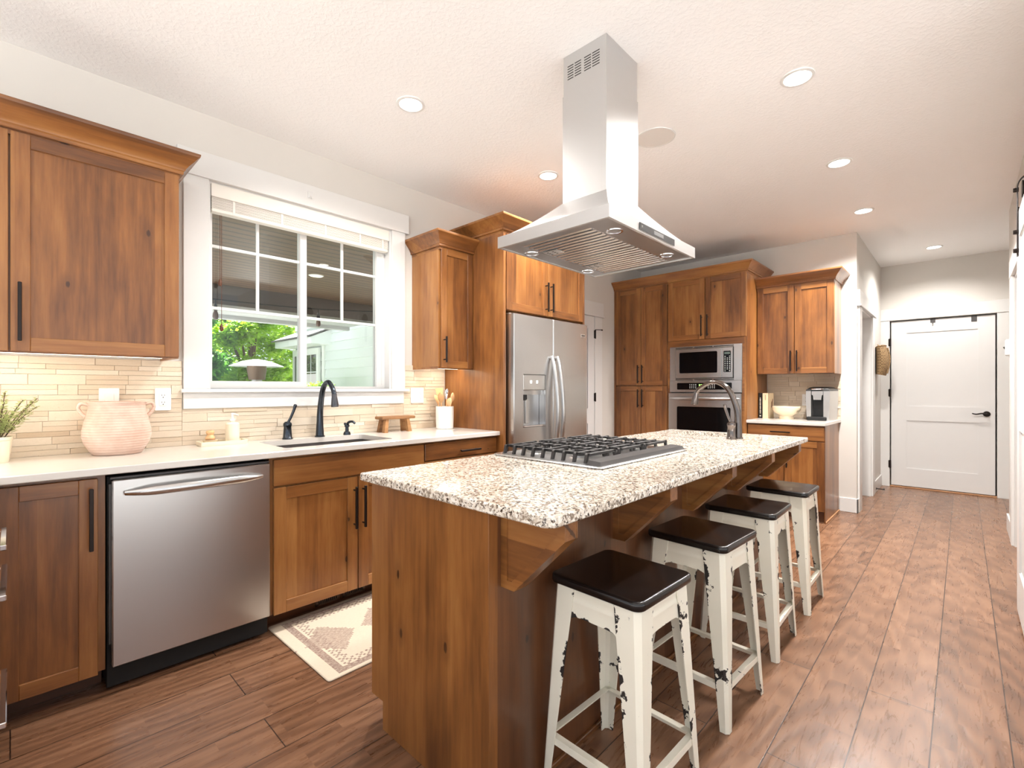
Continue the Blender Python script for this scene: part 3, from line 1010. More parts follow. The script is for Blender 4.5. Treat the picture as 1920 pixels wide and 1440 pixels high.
def fbox(mb, face, front, u0, u1, v0, v1, d0, d1, b=0.0, m=0):
    """box on a cabinet front: u along the front, v up, d behind the front plane (negative = proud)"""
    if face == '+X':
        mb.box(front - d1, front - d0, u0, u1, v0, v1, b, m)
    elif face == '-Y':
        mb.box(u0, u1, front + d0, front + d1, v0, v1, b, m)
    else:                                             # '+Y'
        mb.box(u0, u1, front - d1, front - d0, v0, v1, b, m)


def fpt(face, front, u, v, d):
    return {'+X': (front - d, u, v), '-Y': (u, front + d, v), '+Y': (u, front - d, v)}[face]


def shaker(name, parent, face, front, u0, u1, v0, v1, fw=0.056, th=0.020):
    g = 0.0015
    u0 += g; u1 -= g; v0 += g; v1 -= g
    mb = MB()
    fbox(mb, face, front, u0, u0 + fw, v0, v1, 0, th, 0.0018, 0)
    fbox(mb, face, front, u1 - fw, u1, v0, v1, 0, th, 0.0018, 0)
    fbox(mb, face, front, u0 + fw, u1 - fw, v0, v0 + fw, 0.0003, th, 0.0018, 1)
    fbox(mb, face, front, u0 + fw, u1 - fw, v1 - fw, v1, 0.0003, th, 0.0018, 1)
    fbox(mb, face, front, u0 + fw - 0.002, u1 - fw + 0.002, v0 + fw - 0.002, v1 - fw + 0.002, 0.009, th - 0.002, 0, 0)
    return obj(name, mb, WOODS_Y if face == '+X' else WOODS_X, parent)


def slabfront(name, parent, face, front, u0, u1, v0, v1, th=0.020):
    g = 0.0015
    mb = MB(); fbox(mb, face, front, u0 + g, u1 - g, v0 + g, v1 - g, 0, th, 0.0025)
    return obj(name, mb, M['wood_y'] if face == '+X' else M['wood_x'], parent)


def pull(parent, face, front, u, v0, v1, horiz=False, mat=None, r=0.006, out=0.032):
    mb = MB()
    mat = mat or M['black_metal']
    if not horiz:
        fbox(mb, face, front, u - r, u + r, v0, v1, -out - r, -out + r, 0.002)
        for v in (v0 + 0.022, v1 - 0.022):
            mb.cyl(fpt(face, front, u, v, 0), fpt(face, front, u, v, -out), 0.0045, seg=8)
    else:                                             # u = height, v0..v1 along the front
        fbox(mb, face, front, v0, v1, u - r, u + r, -out - r, -out + r, 0.002)
        for v in (v0 + 0.022, v1 - 0.022):
            mb.cyl(fpt(face, front, v, u, 0), fpt(face, front, v, u, -out), 0.0045, seg=8)
    return obj('handle', mb, mat, parent)


CROWN = [(0.0, 0.0), (0.010, 0.0), (0.012, 0.004), (0.012, 0.014), (0.017, 0.019), (0.020, 0.028), (0.030, 0.042), (0.046, 0.060), (0.060, 0.078),
         (0.068, 0.084), (0.070, 0.092), (0.070, 0.098), (0.0, 0.098)]


def crown(parent, path, z, k=1.0, mat=None):
    """moulding along an open plan path, flaring to the right hand side of the walk"""
    P = [Vector((p[0], p[1])) for p in path]
    n = len(P); rows = []
    for i in range(n):
        def nr(a, b):
            e = (b - a).normalized(); return Vector((e.y, -e.x))
        if i == 0:
            d = nr(P[0], P[1])
        elif i == n - 1:
            d = nr(P[-2], P[-1])
        else:
            a = nr(P[i - 1], P[i]); b = nr(P[i], P[i + 1]); d = (a + b) / (1 + a.dot(b))
        rows.append([(P[i].x + d.x * o * k, P[i].y + d.y * o * k, z + h * k) for o, h in CROWN])
    mb = MB().rows(rows)
    back = []
    for i in range(n):                                # frieze board behind the moulding
        d = (Vector(rows[i][0][:2]) - Vector(rows[i][1][:2])) * 1.6
        back.append([(P[i].x + d.x * a, P[i].y + d.y * a, z + b) for a, b in ((0.06, -0.02), (1, -0.02), (1, 0.09), (0.06, 0.09))])
    mb.rows(back)
    return obj('crown_molding', mb, mat or M['wood_y'], parent, ang=25)
# ------------------------------------------------------------------ sink wall: uppers
UB, UT = 1.372, 2.252                                 # underside and top of the uppers
FU = -2.73                                            # their door faces
uc = thing('upper_cabinet', 'wide stained wood upper cabinet left of the sink window', 'cabinet', (WX + 0.17, 0.0, UB))
mb = MB().box(WX + 0.002, FU - 0.021, -0.575, 0.560, UB + 0.012, UT, 0.001)
obj('carcass', mb, M['wood_z'], uc)
obj('bottom_rail', MB().box(FU - 0.040, FU - 0.021, -0.575, 0.560, UB - 0.004, UB + 0.012, 0.001).box(WX + 0.002, FU - 0.04, 0.545, 0.560, UB - 0.004, UB + 0.012), M['wood_y'], uc)
d = shaker('door', uc, '+X', FU, -0.572, -0.004, UB, UT - 0.004); pull(d, '+X', FU, -0.545, 1.412, 1.645)
d = shaker('door', uc, '+X', FU, -0.001, 0.559, UB, UT - 0.004); pull(d, '+X', FU, 0.026, 1.412, 1.645)
crown(uc, [(FU, -0.575), (FU, 0.562), (WX + 0.002, 0.562)][::-1] if False else [(WX + 0.002, 0.562), (FU, 0.562), (FU, -0.60)][::-1], UT - 0.002, 1.0)
st_ = obj('light_strip', MB().box(-2.90, -2.86, -0.53, 0.52, UB + 0.002, UB + 0.012), M['strip_lens'], uc)
lamp('strip_lamp', 'AREA', (-2.88, 0.0, UB - 0.002), STRIP_W * 1.3, (1.0, 0.88, 0.72), uc, 0.04, (-0.25, 0, -1), 1.0)

uc = thing('upper_cabinet', 'narrow stained wood upper cabinet right of the sink window', 'cabinet', (WX + 0.17, 2.29, UB))
obj('carcass', MB().box(WX + 0.002, FU - 0.021, 2.128, 2.446, UB + 0.012, UT, 0.001), M['wood_z'], uc)
obj('bottom_rail', MB().box(FU - 0.040, FU - 0.021, 2.128, 2.446, UB - 0.004, UB + 0.012, 0.001).box(WX + 0.002, FU - 0.04, 2.128, 2.143, UB - 0.004, UB + 0.012), M['wood_y'], uc)
d = shaker('door', uc, '+X', FU, 2.140, 2.445, UB, UT - 0.004, 0.052); pull(d, '+X', FU, 2.163, 1.412, 1.600)
crown(uc, [(FU, 2.446), (FU, 2.126), (WX + 0.002, 2.126)], UT - 0.002, 1.0) if False else crown(uc, [(WX + 0.002, 2.126), (FU, 2.126), (FU, 2.446)], UT - 0.002, 1.0)
obj('light_strip', MB().box(-2.90, -2.86, 2.16, 2.43, UB + 0.002, UB + 0.012), M['strip_lens'], uc)
lamp('strip_lamp', 'AREA', (-2.88, 2.29, UB - 0.002), STRIP_W * 0.55, (1.0, 0.88, 0.72), uc, 0.04, (-0.15, 0.1, -1), 0.26)

# refrigerator surround
FF = -2.405
FB, FT = 1.800, 2.372
rc = thing('refrigerator_cabinet', 'tall stained wood surround with two doors above the refrigerator', 'cabinet', (-2.74, 2.95, 0))
obj('side_panel', MB().box(WX + 0.002, FF - 0.001, 2.448, 2.474, 0, FT, 0.0015), M['wood_z'], rc)
obj('side_panel', MB().box(WX + 0.002, FF - 0.001, 3.438, 3.462, 0, FT, 0.0015), M['wood_z'], rc)
obj('carcass', MB().box(WX + 0.002, FF - 0.021, 2.474, 3.438, FB, FT), M['wood_z'], rc)
d = shaker('door', rc, '+X', FF, 2.480, 2.9545, FB, FT - 0.006); pull(d, '+X', FF, 2.925, 1.83, 2.06)
d = shaker('door', rc, '+X', FF, 2.9575, 3.436, FB, FT - 0.006); pull(d, '+X', FF, 2.987, 1.83, 2.06)
crown(rc, [(WX + 0.002, 2.446), (FF, 2.446), (FF, 3.464), (WX + 0.002, 3.464)], FT - 0.002, 1.0)

# refrigerator
fr = thing('refrigerator', 'stainless steel side by side refrigerator with water dispenser', 'refrigerator', (-2.7, 2.95, 0))
XD = -2.34
obj('body', MB().box(WX + 0.03, -2.425, 2.492, 3.405, 0.03, 1.745, 0.004), M['steel_dk'], fr)
DZ0, DZ1, DU0, DU1 = 0.935, 1.33, 2.588, 2.845
mb = MB().slab(rect(2.489, 2.9385, 0.06, 1.768), 0, 0.012, 0.004, holes=[rect(DU0, DU1, DZ0, DZ1)], fn=lambda y, z, q: (XD - 0.012 + q, y, z))
mb.box(-2.42, XD - 0.078, 2.489, 2.9385, 0.06, 1.768, 0.002)
mb.slab(rect(2.489, 2.9385, 0.06, 1.768), 0, 0.07, 0, holes=[rect(DU0, DU1, DZ0, DZ1)], fn=lambda y, z, q: (XD - 0.08 + q, y, z))
ld_ = obj('door', mb, M['steel_y'], fr)
rd_ = obj('door', MB().box(-2.42, XD, 2.9425, 3.406, 0.06, 1.768, 0.006), M['steel_y'], fr)


def bowed(parent, y, z0, z1, x0, bow):
    pts = []; rr = []
    for k in range(17):
        f = k / 16
        pts.append((x0 + 0.012 + bow * math.sin(math.pi * f) ** 0.75, y, z0 + (z1 - z0) * f)); rr.append(0.013 + 0.004 * math.sin(math.pi * f))
    mb = MB().tube(pts, rr, 14, flat=0.9, up=(0, 1, 0))
    mb.cyl((x0, y, z0 + 0.01), (x0 + 0.02, y, z0 + 0.012), 0.014, seg=12).cyl((x0, y, z1 - 0.01), (x0 + 0.02, y, z1 - 0.012), 0.014, seg=12)
    return obj('handle', mb, M['steel_z'], parent)


bowed(ld_, 2.908, 0.62, 1.475, XD, 0.062)
bowed(rd_, 2.975, 0.62, 1.475, XD, 0.062)
dp = obj('dispenser', MB().box(XD - 0.075, XD - 0.070, DU0, DU1, DZ0, DZ1), M['steel_dk'], fr)
obj('control_panel', MB().box(XD - 0.07, XD - 0.001, DU0 + 0.003, DU1 - 0.003, 1.212, 1.327, 0.004), M['alu'], dp)
obj('spout_hood', MB().rows([[(XD - 0.07 + 0.062 * (1 - 0.25 * ((y - (DU0 + DU1) / 2) / 0.128) ** 2), y, z) for z, y in ((1.178, y_), (1.212, y_))] + [(XD - 0.07, y_, 1.212), (XD - 0.07, y_, 1.178)] for y_ in [DU0 + 0.003 + k * (DU1 - DU0 - 0.006) / 8 for k in range(9)] for y in [y_]]), M['steel_y'], dp)
obj('cavity', MB().tube([(XD - 0.0, (DU0 + DU1) / 2, 0.955), (XD - 0.0, (DU0 + DU1) / 2, 1.178)], 0.07, 24, False).box(XD - 0.07, XD - 0.069, DU0, DU1, 0.95, 1.18) if False else MB().box(XD - 0.070, XD - 0.066, DU0 + 0.003, DU1 - 0.003, 0.945, 1.18), M['steel_z'], dp)
obj('paddle', MB().box(XD - 0.066, XD - 0.056, DU0 + 0.09, DU0 + 0.125, 0.96, 1.15, 0.003), M['alu'], dp)
obj('nozzle', MB().cyl((XD - 0.04, DU0 + 0.05, 1.178), (XD - 0.04, DU0 + 0.05, 1.135), 0.022, 0.017, 14).box(XD - 0.055, XD - 0.03, DU0 + 0.02, DU0 + 0.08, 1.14, 1.178, 0.004), M['black_plastic'], dp)
obj('drip_tray', MB().box(XD - 0.07, XD + 0.004, DU0 + 0.002, DU1 - 0.002, 0.937, 0.95, 0.003), M['chrome'], dp)
for y in (2.675, 2.745):
    obj('lit_button', MB().box(XD - 0.001, XD + 0.0003, y - 0.008, y + 0.010, 1.262, 1.284), M['icon'], dp)
obj('hinge_cover', MB().box(-2.50, -2.385, 2.492, 2.56, 1.745, 1.775, 0.006), M['alu'], fr)
bdg = obj('badge', MB().box(XD, XD + 0.0015, 3.315, 3.375, 1.655, 1.683, 0.0005), M['alu'], rd_)
obj('badge_print', MB().box(XD + 0.0015, XD + 0.0018, 3.321, 3.369, 1.668, 1.676).box(XD + 0.0015, XD + 0.0018, 3.327, 3.363, 1.660, 1.663), M['slot'], bdg)
obj('kick_grille', MB().box(-2.42, -2.40, 2.50, 3.40, 0.0, 0.055), M['black_plastic'], fr)

# ------------------------------------------------------------------ sink wall: base run
FX = -2.47
CB = CT - 0.030


def base_carcass(parent, y0, y1, toe=True):
    obj('carcass', MB().box(WX + 0.012, FX - 0.0205, y0, y1, 0.10, CB, 0.001), WOODS_Y, parent)
    if toe:
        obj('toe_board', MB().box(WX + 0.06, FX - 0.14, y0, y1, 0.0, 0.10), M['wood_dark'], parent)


bc = thing('base_cabinet', 'single door base cabinet left of the dishwasher', 'cabinet', (-2.78, 0.1, 0))
base_carcass(bc, -0.40, 0.262)
obj('face_stile', MB().box(FX - 0.0205, FX - 0.019, -0.03, 0.262, 0.10, CB), M['wood_z'], bc) if False else None
d = shaker('door', bc, '+X', FX, -0.036, 0.239, 0.094, 0.871); pull(d, '+X', FX, 0.2155, 0.595, 0.836, r=0.0065)

bc = thing('sink_cabinet', 'wide sink base cabinet with false front and two doors', 'cabinet', (-2.78, 1.35, 0))
obj('carcass', MB().slab(rect(WX + 0.012, FX - 0.0205, 0.880, 1.8025), 0.10, CB, 0, holes=[rect(-2.99, -2.50, 0.955, 1.665)]), WOODS_Y, bc, smooth=False)
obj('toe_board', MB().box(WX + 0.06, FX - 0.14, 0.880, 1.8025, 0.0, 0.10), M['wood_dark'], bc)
slabfront('false_front', bc, '+X', FX, 0.895, 1.801, 0.737, 0.872)
d = shaker('door', bc, '+X', FX, 0.895, 1.3465, 0.098, 0.731, 0.06); pull(d, '+X', FX, 1.322, 0.445, 0.679, r=0.0065)
d = shaker('door', bc, '+X', FX, 1.3495, 1.801, 0.098, 0.731, 0.06); pull(d, '+X', FX, 1.376, 0.445, 0.679, r=0.0065)
for a, b, lb in ((1.165, 1.305, 'metal floor vent grille in the toe kick under the left sink door'), (1.325, 1.465, 'metal floor vent grille in the toe kick under the right sink door')):
    vt = thing('vent_grille', lb, 'vent', (FX - 0.137, (a + b) / 2, 0.012), 'toe kick vents')
    xv = FX - 0.14
    obj('backing', MB().box(xv, xv + 0.002, a, b, 0.012, 0.092), M['rubber'], vt)
    mb = MB()
    mb.box(xv + 0.002, xv + 0.006, a, a + 0.016, 0.012, 0.092); mb.box(xv + 0.002, xv + 0.006, b - 0.016, b, 0.012, 0.092)
    mb.box(xv + 0.002, xv + 0.006, a, b, 0.012, 0.022); mb.box(xv + 0.002, xv + 0.006, a, b, 0.082, 0.092)
    obj('frame', mb, M['heater_body'], vt, smooth=False)
    mb = MB()
    for k in range(9):
        y = a + 0.026 + k * (b - a - 0.052) / 8
        mb.box(xv + 0.002, xv + 0.005, y - 0.0022, y + 0.0022, 0.022, 0.082)
    obj('louvre', mb, M['heater_body'], vt, smooth=False)

bc = thing('drawer_cabinet', 'base cabinet of drawers between the sink doors and refrigerator', 'cabinet', (-2.78, 2.13, 0))
base_carcass(bc, 1.8035, 2.446)
for i, (a, b) in enumerate(((0.762, 0.872), (0.44, 0.756), (0.10, 0.434))):
    d = slabfront('drawer_front', bc, '+X', FX, 1.806, 2.444, a, b)
    pull(d, '+X', FX, 0.805 if i == 0 else b - 0.07, 2.08, 2.26, True)

# return cabinet at the left edge; only its pulls reach into the picture
bc = thing('drawer_cabinet', 'cabinet at the left edge showing only its chrome drawer pulls', 'cabinet', (-2.1, -0.3, 0))
FY = -0.043
obj('carcass', MB().box(-2.44, -1.6, -0.65, FY - 0.0205, 0.10, CB), WOODS_X, bc)
obj('toe_board', MB().box(-2.44, -1.6, -0.60, FY - 0.08, 0, 0.10), M['wood_dark'], bc)
for (a, b, u, p0, p1) in ((0.745, 0.872, 0.80, -2.09, -1.85), (0.55, 0.739, 0.687, -2.10, -1.78), (0.10, 0.544, 0.40, -2.03, -1.70)):
    d = slabfront('drawer_front', bc, '+Y', FY, -2.42, -1.6, a, b)
    pull(d, '+Y', FY, u, p0, p1, True, M['chrome'], 0.007, 0.03)

# worktop with the sink cut out
SX0, SX1, SY0, SY1 = -2.955, -2.555, 0.985, 1.635
mb = MB().slab([(WX + 0.0, -0.66), (-1.6, -0.66), (-1.6, -0.036), (-2.44, -0.036), (-2.44, 2.447), (WX, 2.447)], CB, CT, 0.003, holes=[rect(SX0, SX1, SY0, SY1, 0.03, 4)])
ct = tag(obj('countertop', mb, M['quartz'], smooth=False), 'long white quartz countertop along the sink wall', 'countertop')
sk = thing('sink', 'dark undermount sink set in the white quartz countertop', 'sink', (-2.755, 1.31, CB - 0.2))
mb = MB()
z0, z1 = CB - 0.19, CB
P_ = [rect(SX0 - 0.012, SX1 + 0.012, SY0 - 0.012, SY1 + 0.012, 0.03), rect(SX0 - 0.002, SX1 + 0.002, SY0 - 0.002, SY1 + 0.002, 0.03)]
rows = [[(p[0], p[1], z) for p in poly] for poly, z in ((P_[0], z1 - 0.001), (P_[0], z0 - 0.004), )]
mb.rows(rows, cap=False)
rows = [[(p[0], p[1], z) for p in poly] for poly, z in ((P_[0], z1 - 0.001), (P_[1], z1 - 0.001), (P_[1], z0 + 0.01), (rect(SX0 + 0.01, SX1 - 0.01, SY0 + 0.01, SY1 - 0.01, 0.03), z0))]
mb.rows(rows, cap=False)
mb._add([(p[0], p[1], z0) for p in rect(SX0 + 0.01, SX1 - 0.01, SY0 + 0.01, SY1 - 0.01, 0.03)], [list(range(24))])
obj('bowl', mb, plain('dark composite sink', lin(92, 86, 84), 0.35, 0.4), sk)
obj('drain', MB().lathe([(0, 0.003), (0.03, 0.003), (0.045, 0.005), (0.045, 0.0005)], (-2.755, 1.31, z0), 24), M['pewter'], sk)

# dishwasher
dw = thing('dishwasher', 'stainless steel dishwasher with bowed handle and black kick plate', 'dishwasher', (-2.75, 0.575, 0))
obj('tub', MB().box(WX + 0.05, -2.50, 0.268, 0.876, 0.02, 0.868), M['rubber'], dw)
dd = obj('door', MB().box(-2.498, -2.452, 0.279, 0.8725, 0.112, 0.858, 0.004), M['steel_z'], dw)
obj('trim_edge', MB().box(-2.50, -2.478, 0.271, 0.279, 0.20, 0.84).box(-2.50, -2.47, 0.275, 0.875, 0.860, 0.868), M['iron_dark'], dd, smooth=False)
pts = []; rr = []
for k in range(21):
    f = k / 20
    pts.append((-2.452 + 0.010 + 0.038 * math.sin(math.pi * f) ** 0.55, 0.318 + 0.515 * f, 0.803 + 0.004 * math.sin(math.pi * f))); rr.append(0.009 + 0.010 * min(1, 6 * f, 6 * (1 - f)))
obj('handle', MB().tube(pts, rr, 16, flat=0.75, up=(0, 0, 1)), M['steel_y'], dd)
obj('kick_plate', MB().box(-2.55, -2.53, 0.270, 0.875, 0.004, 0.112), M['rubber'], dw)

# ------------------------------------------------------------------ oven wall
TF = 5.05
TT = 2.405
tc_ = thing('pantry_cabinet', 'tall four door wooden pantry cabinet left of the microwave', 'cabinet', (-2.735, 5.4, 0))
obj('carcass', MB().box(WX + 0.003, -2.392, TF + 0.0205, OY - 0.002, 0.10, TT), M['wood_z'], tc_)
obj('toe_board', MB().box(WX + 0.003, -2.392, TF + 0.075, OY - 0.002, 0, 0.10), M['wood_dark'], tc_)
obj('filler', MB().box(WX + 0.003, -3.052, TF + 0.004, TF + 0.0205, 0.10, TT), M['wood_z'], tc_)
for (a, b, hu) in ((-3.050, -2.7225, -2.748), (-2.7195, -2.396, -2.694)):
    d = shaker('door', tc_, '-Y', TF, a, b, 1.258, TT - 0.01); pull(d, '-Y', TF, hu, 1.285, 1.495)
    d = shaker('door', tc_, '-Y', TF, a, b, 0.105, 1.252); pull(d, '-Y', TF, hu, 1.005, 1.215)
crown(tc_, [(-3.075, TF), (-2.389, TF)], TT - 0.002, 0.95, M['wood_x'])

oc = thing('oven_cabinet', 'tall wooden cabinet housing the microwave and wall oven', 'cabinet', (-1.975, 5.4, 0))
obj('side_panel', MB().box(-1.585, -1.5615, TF + 0.0, OY - 0.002, 0, TT, 0.001), M['wood_z'], oc)
obj('side_panel', MB().box(-2.3915, -2.37, TF + 0.0205, OY - 0.002, 0, TT), M['wood_z'], oc)
obj('carcass', MB().box(-2.37, -1.585, TF + 0.0205, OY - 0.002, 1.70, TT).box(-2.37, -1.585, TF + 0.0205, OY - 0.002, 0.10, 0.445).box(-2.37, -1.585, OY - 0.03, OY - 0.002, 0.445, 1.70), M['wood_x'], oc)
obj('face_frame', MB().slab(rect(-2.3915, -1.585, 0.10, 1.742), 0, 0.02, 0.001, holes=[rect(-2.355, -1.607, 0.452, 1.674)], fn=lambda x, z, q: (x, TF + q, z)), M['wood_x'], oc, smooth=False)
obj('toe_board', MB().box(-2.39, -1.59, TF + 0.075, OY - 0.05, 0, 0.10), M['wood_dark'], oc)
d = shaker('door', oc, '-Y', TF - 0.004, -2.388, -1.9785, 1.745, TT - 0.01); pull(d, '-Y', TF - 0.004, -2.008, 1.775, 2.000)
d = shaker('door', oc, '-Y', TF - 0.004, -1.9755, -1.563, 1.745, TT - 0.01); pull(d, '-Y', TF - 0.004, -1.945, 1.775, 2.000)
crown(oc, [(-2.389, TF), (-1.559, TF), (-1.559, OY - 0.002)], TT - 0.002, 0.95, M['wood_x'])

# microwave in its trim kit
mw = thing('microwave', 'built in stainless microwave above the wall oven', 'microwave', (-1.98, 5.2, 1.3))
mb = MB().slab(rect(-2.361, -1.602, 1.306, 1.678), 0, 0.0132, 0.003, holes=[rect(-2.294, -1.682, 1.330, 1.652)] +
               [rect(a, b, z, z + 0.008) for z in (1.3155, 1.6585) for a, b in ((-2.294, -2.10), (-2.088, -1.895), (-1.883, -1.682))],
               fn=lambda x, z, q: (x, TF - 0.014 + q, z))
obj('trim_frame', mb, M['steel_x'], mw, smooth=False)
obj('housing', MB().box(-2.35, -1.612, TF + 0.001, 5.50, 1.312, 1.668), M['rubber'], mw)
md_ = obj('door', MB().slab(rect(-2.288, -1.80, 1.335, 1.647), 0, 0.022, 0.003, holes=[rect(-2.247, -1.842, 1.388, 1.612, 0.012, 3)], fn=lambda x, z, q: (x, TF - 0.026 + q, z)), M['steel_x'], mw, smooth=False)
obj('window', MB().box(-2.25, -1.84, TF - 0.020, TF - 0.016, 1.385, 1.615), M['black_glass'], md_)
cp = obj('control_panel', MB().box(-1.7985, -1.688, TF - 0.026, TF - 0.004, 1.335, 1.647, 0.003), M['steel_x'], mw)
obj('keypad', MB().box(-1.778, -1.708, TF - 0.0275, TF - 0.0255, 1.392, 1.608), M['black_glass'], cp)
obj('display', MB().box(-1.770, -1.716, TF - 0.0283, TF - 0.0275, 1.575, 1.596), plain('dim lcd', lin(84, 98, 92), 0.3), cp)
mb = MB()
for i in range(9):
    for j in range(3):
        if (i, j) in ((0, 1), (8, 1)):
            continue
        mb.box(-1.768 + j * 0.0225, -1.759 + j * 0.0225, TF - 0.0282, TF - 0.0275, 1.402 + (8 - i) * 0.0185, 1.4075 + (8 - i) * 0.0185)
o_ = obj('key_marks', mb, M['plate'], cp, smooth=False)

ov = thing('wall_oven', 'stainless wall oven with black glass below the microwave', 'oven', (-1.98, 5.3, 0.46))
obj('body', MB().box(-2.35, -1.612, TF + 0.001, 5.62, 0.46, 1.303), M['rubber'], ov)
cp = obj('control_panel', MB().box(-2.361, -1.602, TF - 0.020, TF - 0.0005, 1.183, 1.305, 0.004), M['steel_x'], ov)
obj('control_glass', MB().slab(rect(-2.274, -1.700, 1.212, 1.284, 0.008, 3), 0, 0.0015, 0, fn=lambda x, z, q: (x, TF - 0.020 - q, z)), M['black_glass'], cp, smooth=False)
mb = MB()
for gx in (-2.135, -1.94):
    for i in range(3):
        for j in range(4):
            mb.box(gx + j * 0.021, gx + 0.008 + j * 0.021, TF - 0.0222, TF - 0.0215, 1.228 + i * 0.0175, 1.234 + i * 0.0175)
obj('key_marks', mb, M['plate'], cp, smooth=False)
fc = bpy.data.curves.new('clock_digits', 'FONT'); fc.body = '5:27'; fc.size = 0.026; fc.extrude = 0.0002; fc.align_x = 'CENTER'
fc.materials.append(M['led_green'])
fo = bpy.data.objects.new('clock_digits', fc); COL.objects.link(fo); fo.parent = cp
fo.location = Vector((-2.012, TF - 0.0222, 1.251)) - ORG[cp]; fo.rotation_euler = (R(90), 0, 0)
bpy.context.view_layer.update()
me_ = bpy.data.meshes.new_from_object(fo.evaluated_get(bpy.context.evaluated_depsgraph_get()))
f2_ = bpy.data.objects.new('clock_display', me_); COL.objects.link(f2_); f2_.parent = cp
f2_.location = fo.location; f2_.rotation_euler = fo.rotation_euler
bpy.data.objects.remove(fo, do_unlink=True)
odr = obj('door', MB().slab(rect(-2.363, -1.600, 0.47, 1.174), 0, 0.04, 0.004, holes=[rect(-2.266, -1.704, 0.62, 1.030, 0.015, 3)], fn=lambda x, z, q: (x, TF - 0.045 + q, z)), M['steel_x'], ov, smooth=False)
obj('window', MB().box(-2.27, -1.70, TF - 0.038, TF - 0.030, 0.615, 1.035), M['black_glass'], odr)
pts = []; rr = []
for k in range(21):
    f = k / 20
    pts.append((-2.345 + 0.727 * f, TF - 0.052 - 0.05 * math.sin(math.pi * f) ** 0.6, 1.120)); rr.append(0.008 + 0.010 * min(1, 7 * f, 7 * (1 - f)))
obj('handle', MB().tube(pts, rr, 14, flat=0.8, up=(0, 0, 1)), M['steel_x'], odr)
d = shaker('drawer_front', oc, '-Y', TF - 0.004, -2.388, -1.563, 0.105, 0.448)

# right hand upper and base
UF = 5.35
uc = thing('upper_cabinet', 'two door wooden upper cabinet above the coffee maker', 'cabinet', (-1.21, 5.54, UB))
obj('carcass', MB().box(-1.5595, -0.888, UF + 0.0205, OY - 0.002, UB + 0.004, UT + 0.008, 0.001), M['wood_z'], uc)
obj('side_panel', MB().box(-0.888, -0.882, UF + 0.0205, OY - 0.002, UB - 0.004, UT + 0.008, 0.001), M['wood_z'], uc)
d = shaker('door', uc, '-Y', UF, -1.555, -1.2165, UB, UT + 0.004); pull(d, '-Y', UF, -1.242, 1.395, 1.60)
d = shaker('door', uc, '-Y', UF, -1.2135, -0.884, UB, UT + 0.004); pull(d, '-Y', UF, -1.188, 1.395, 1.60)
crown(uc, [(-1.5595, UF), (-0.880, UF), (-0.880, OY - 0.002)], UT + 0.006, 1.0, M['wood_x'])

bc = thing('base_cabinet', 'wooden base cabinet with top drawer under the coffee maker', 'cabinet', (-1.23, 5.4, 0))
obj('carcass', MB().box(-1.5595, -0.912, TF + 0.0205, OY - 0.002, 0.10, CB), M['wood_z'], bc)
obj('side_panel', MB().box(-0.912, -0.904, TF + 0.0205, OY - 0.002, 0.0, CB, 0.001), M['wood_z'], bc)
obj('toe_board', MB().box(-1.5595, -0.915, TF + 0.075, OY - 0.05, 0, 0.10), M['wood_dark'], bc)
obj('shoe_molding', MB().box(-0.904, -0.892, TF + 0.03, OY - 0.016, 0, 0.016, 0.004), M['bread'], bc)
d = slabfront('drawer_front', bc, '-Y', TF, -1.556, -0.907, 0.742, 0.872); pull(d, '-Y', TF, 0.812, -1.345, -1.175, True)
d = shaker('door', bc, '-Y', TF, -1.556, -1.2335, 0.104, 0.736); pull(d, '-Y', TF, -1.26, 0.48, 0.68)
d = shaker('door', bc, '-Y', TF, -1.2305, -0.907, 0.104, 0.736); pull(d, '-Y', TF, -1.205, 0.48, 0.68)
tag(obj('countertop', MB().slab([(-1.5595, 5.022), (-0.897, 5.022), (-0.885, OY - 0.0), (-1.5595, OY - 0.0)], CB, CT, 0.003), M['quartz'], smooth=False), 'short white quartz countertop under the coffee maker', 'countertop')

# ------------------------------------------------------------------ island
IX0, IX1, IY0, IY1 = -1.587, -0.96, 0.92, 3.44
isl = thing('island_cabinet', 'long stained wood kitchen island base with bracketed overhang', 'island', ((IX0 + IX1) / 2, 2.18, 0))
obj('carcass', MB().slab(rect(IX0 + 0.021, IX1 - 0.02, IY0 + 0.02, IY1), 0.10, CB, 0, holes=[rect(-1.51, -1.05, 3.10, 3.40)]), M['wood_y'], isl, smooth=False)
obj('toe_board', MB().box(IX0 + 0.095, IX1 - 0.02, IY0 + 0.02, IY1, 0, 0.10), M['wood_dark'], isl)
obj('end_panel', MB().slab([(IX0, 0.10), (IX0, CB), (IX1, CB), (IX1, 0.0), (IX0 + 0.075, 0.0), (IX0 + 0.075, 0.10)][::-1], 0, 0.02, 0.0015, fn=lambda x, z, q: (x, IY0 + q, z)), M['wood_z'], isl)
obj('corner_post', MB().box(IX1 - 0.03, IX1 + 0.002, IY0 - 0.004, IY0 + 0.032, 0, CB, 0.001), M['wood_z'], isl)
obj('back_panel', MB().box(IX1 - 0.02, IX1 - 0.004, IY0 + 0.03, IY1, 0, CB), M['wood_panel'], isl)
obj('shoe_molding', MB().box(IX1 - 0.004, IX1 + 0.008, IY0 + 0.03, IY1, 0, 0.018, 0.004), M['wood_y'], isl)
n = 4; w_ = (IY1 - IY0 - 0.03) / n
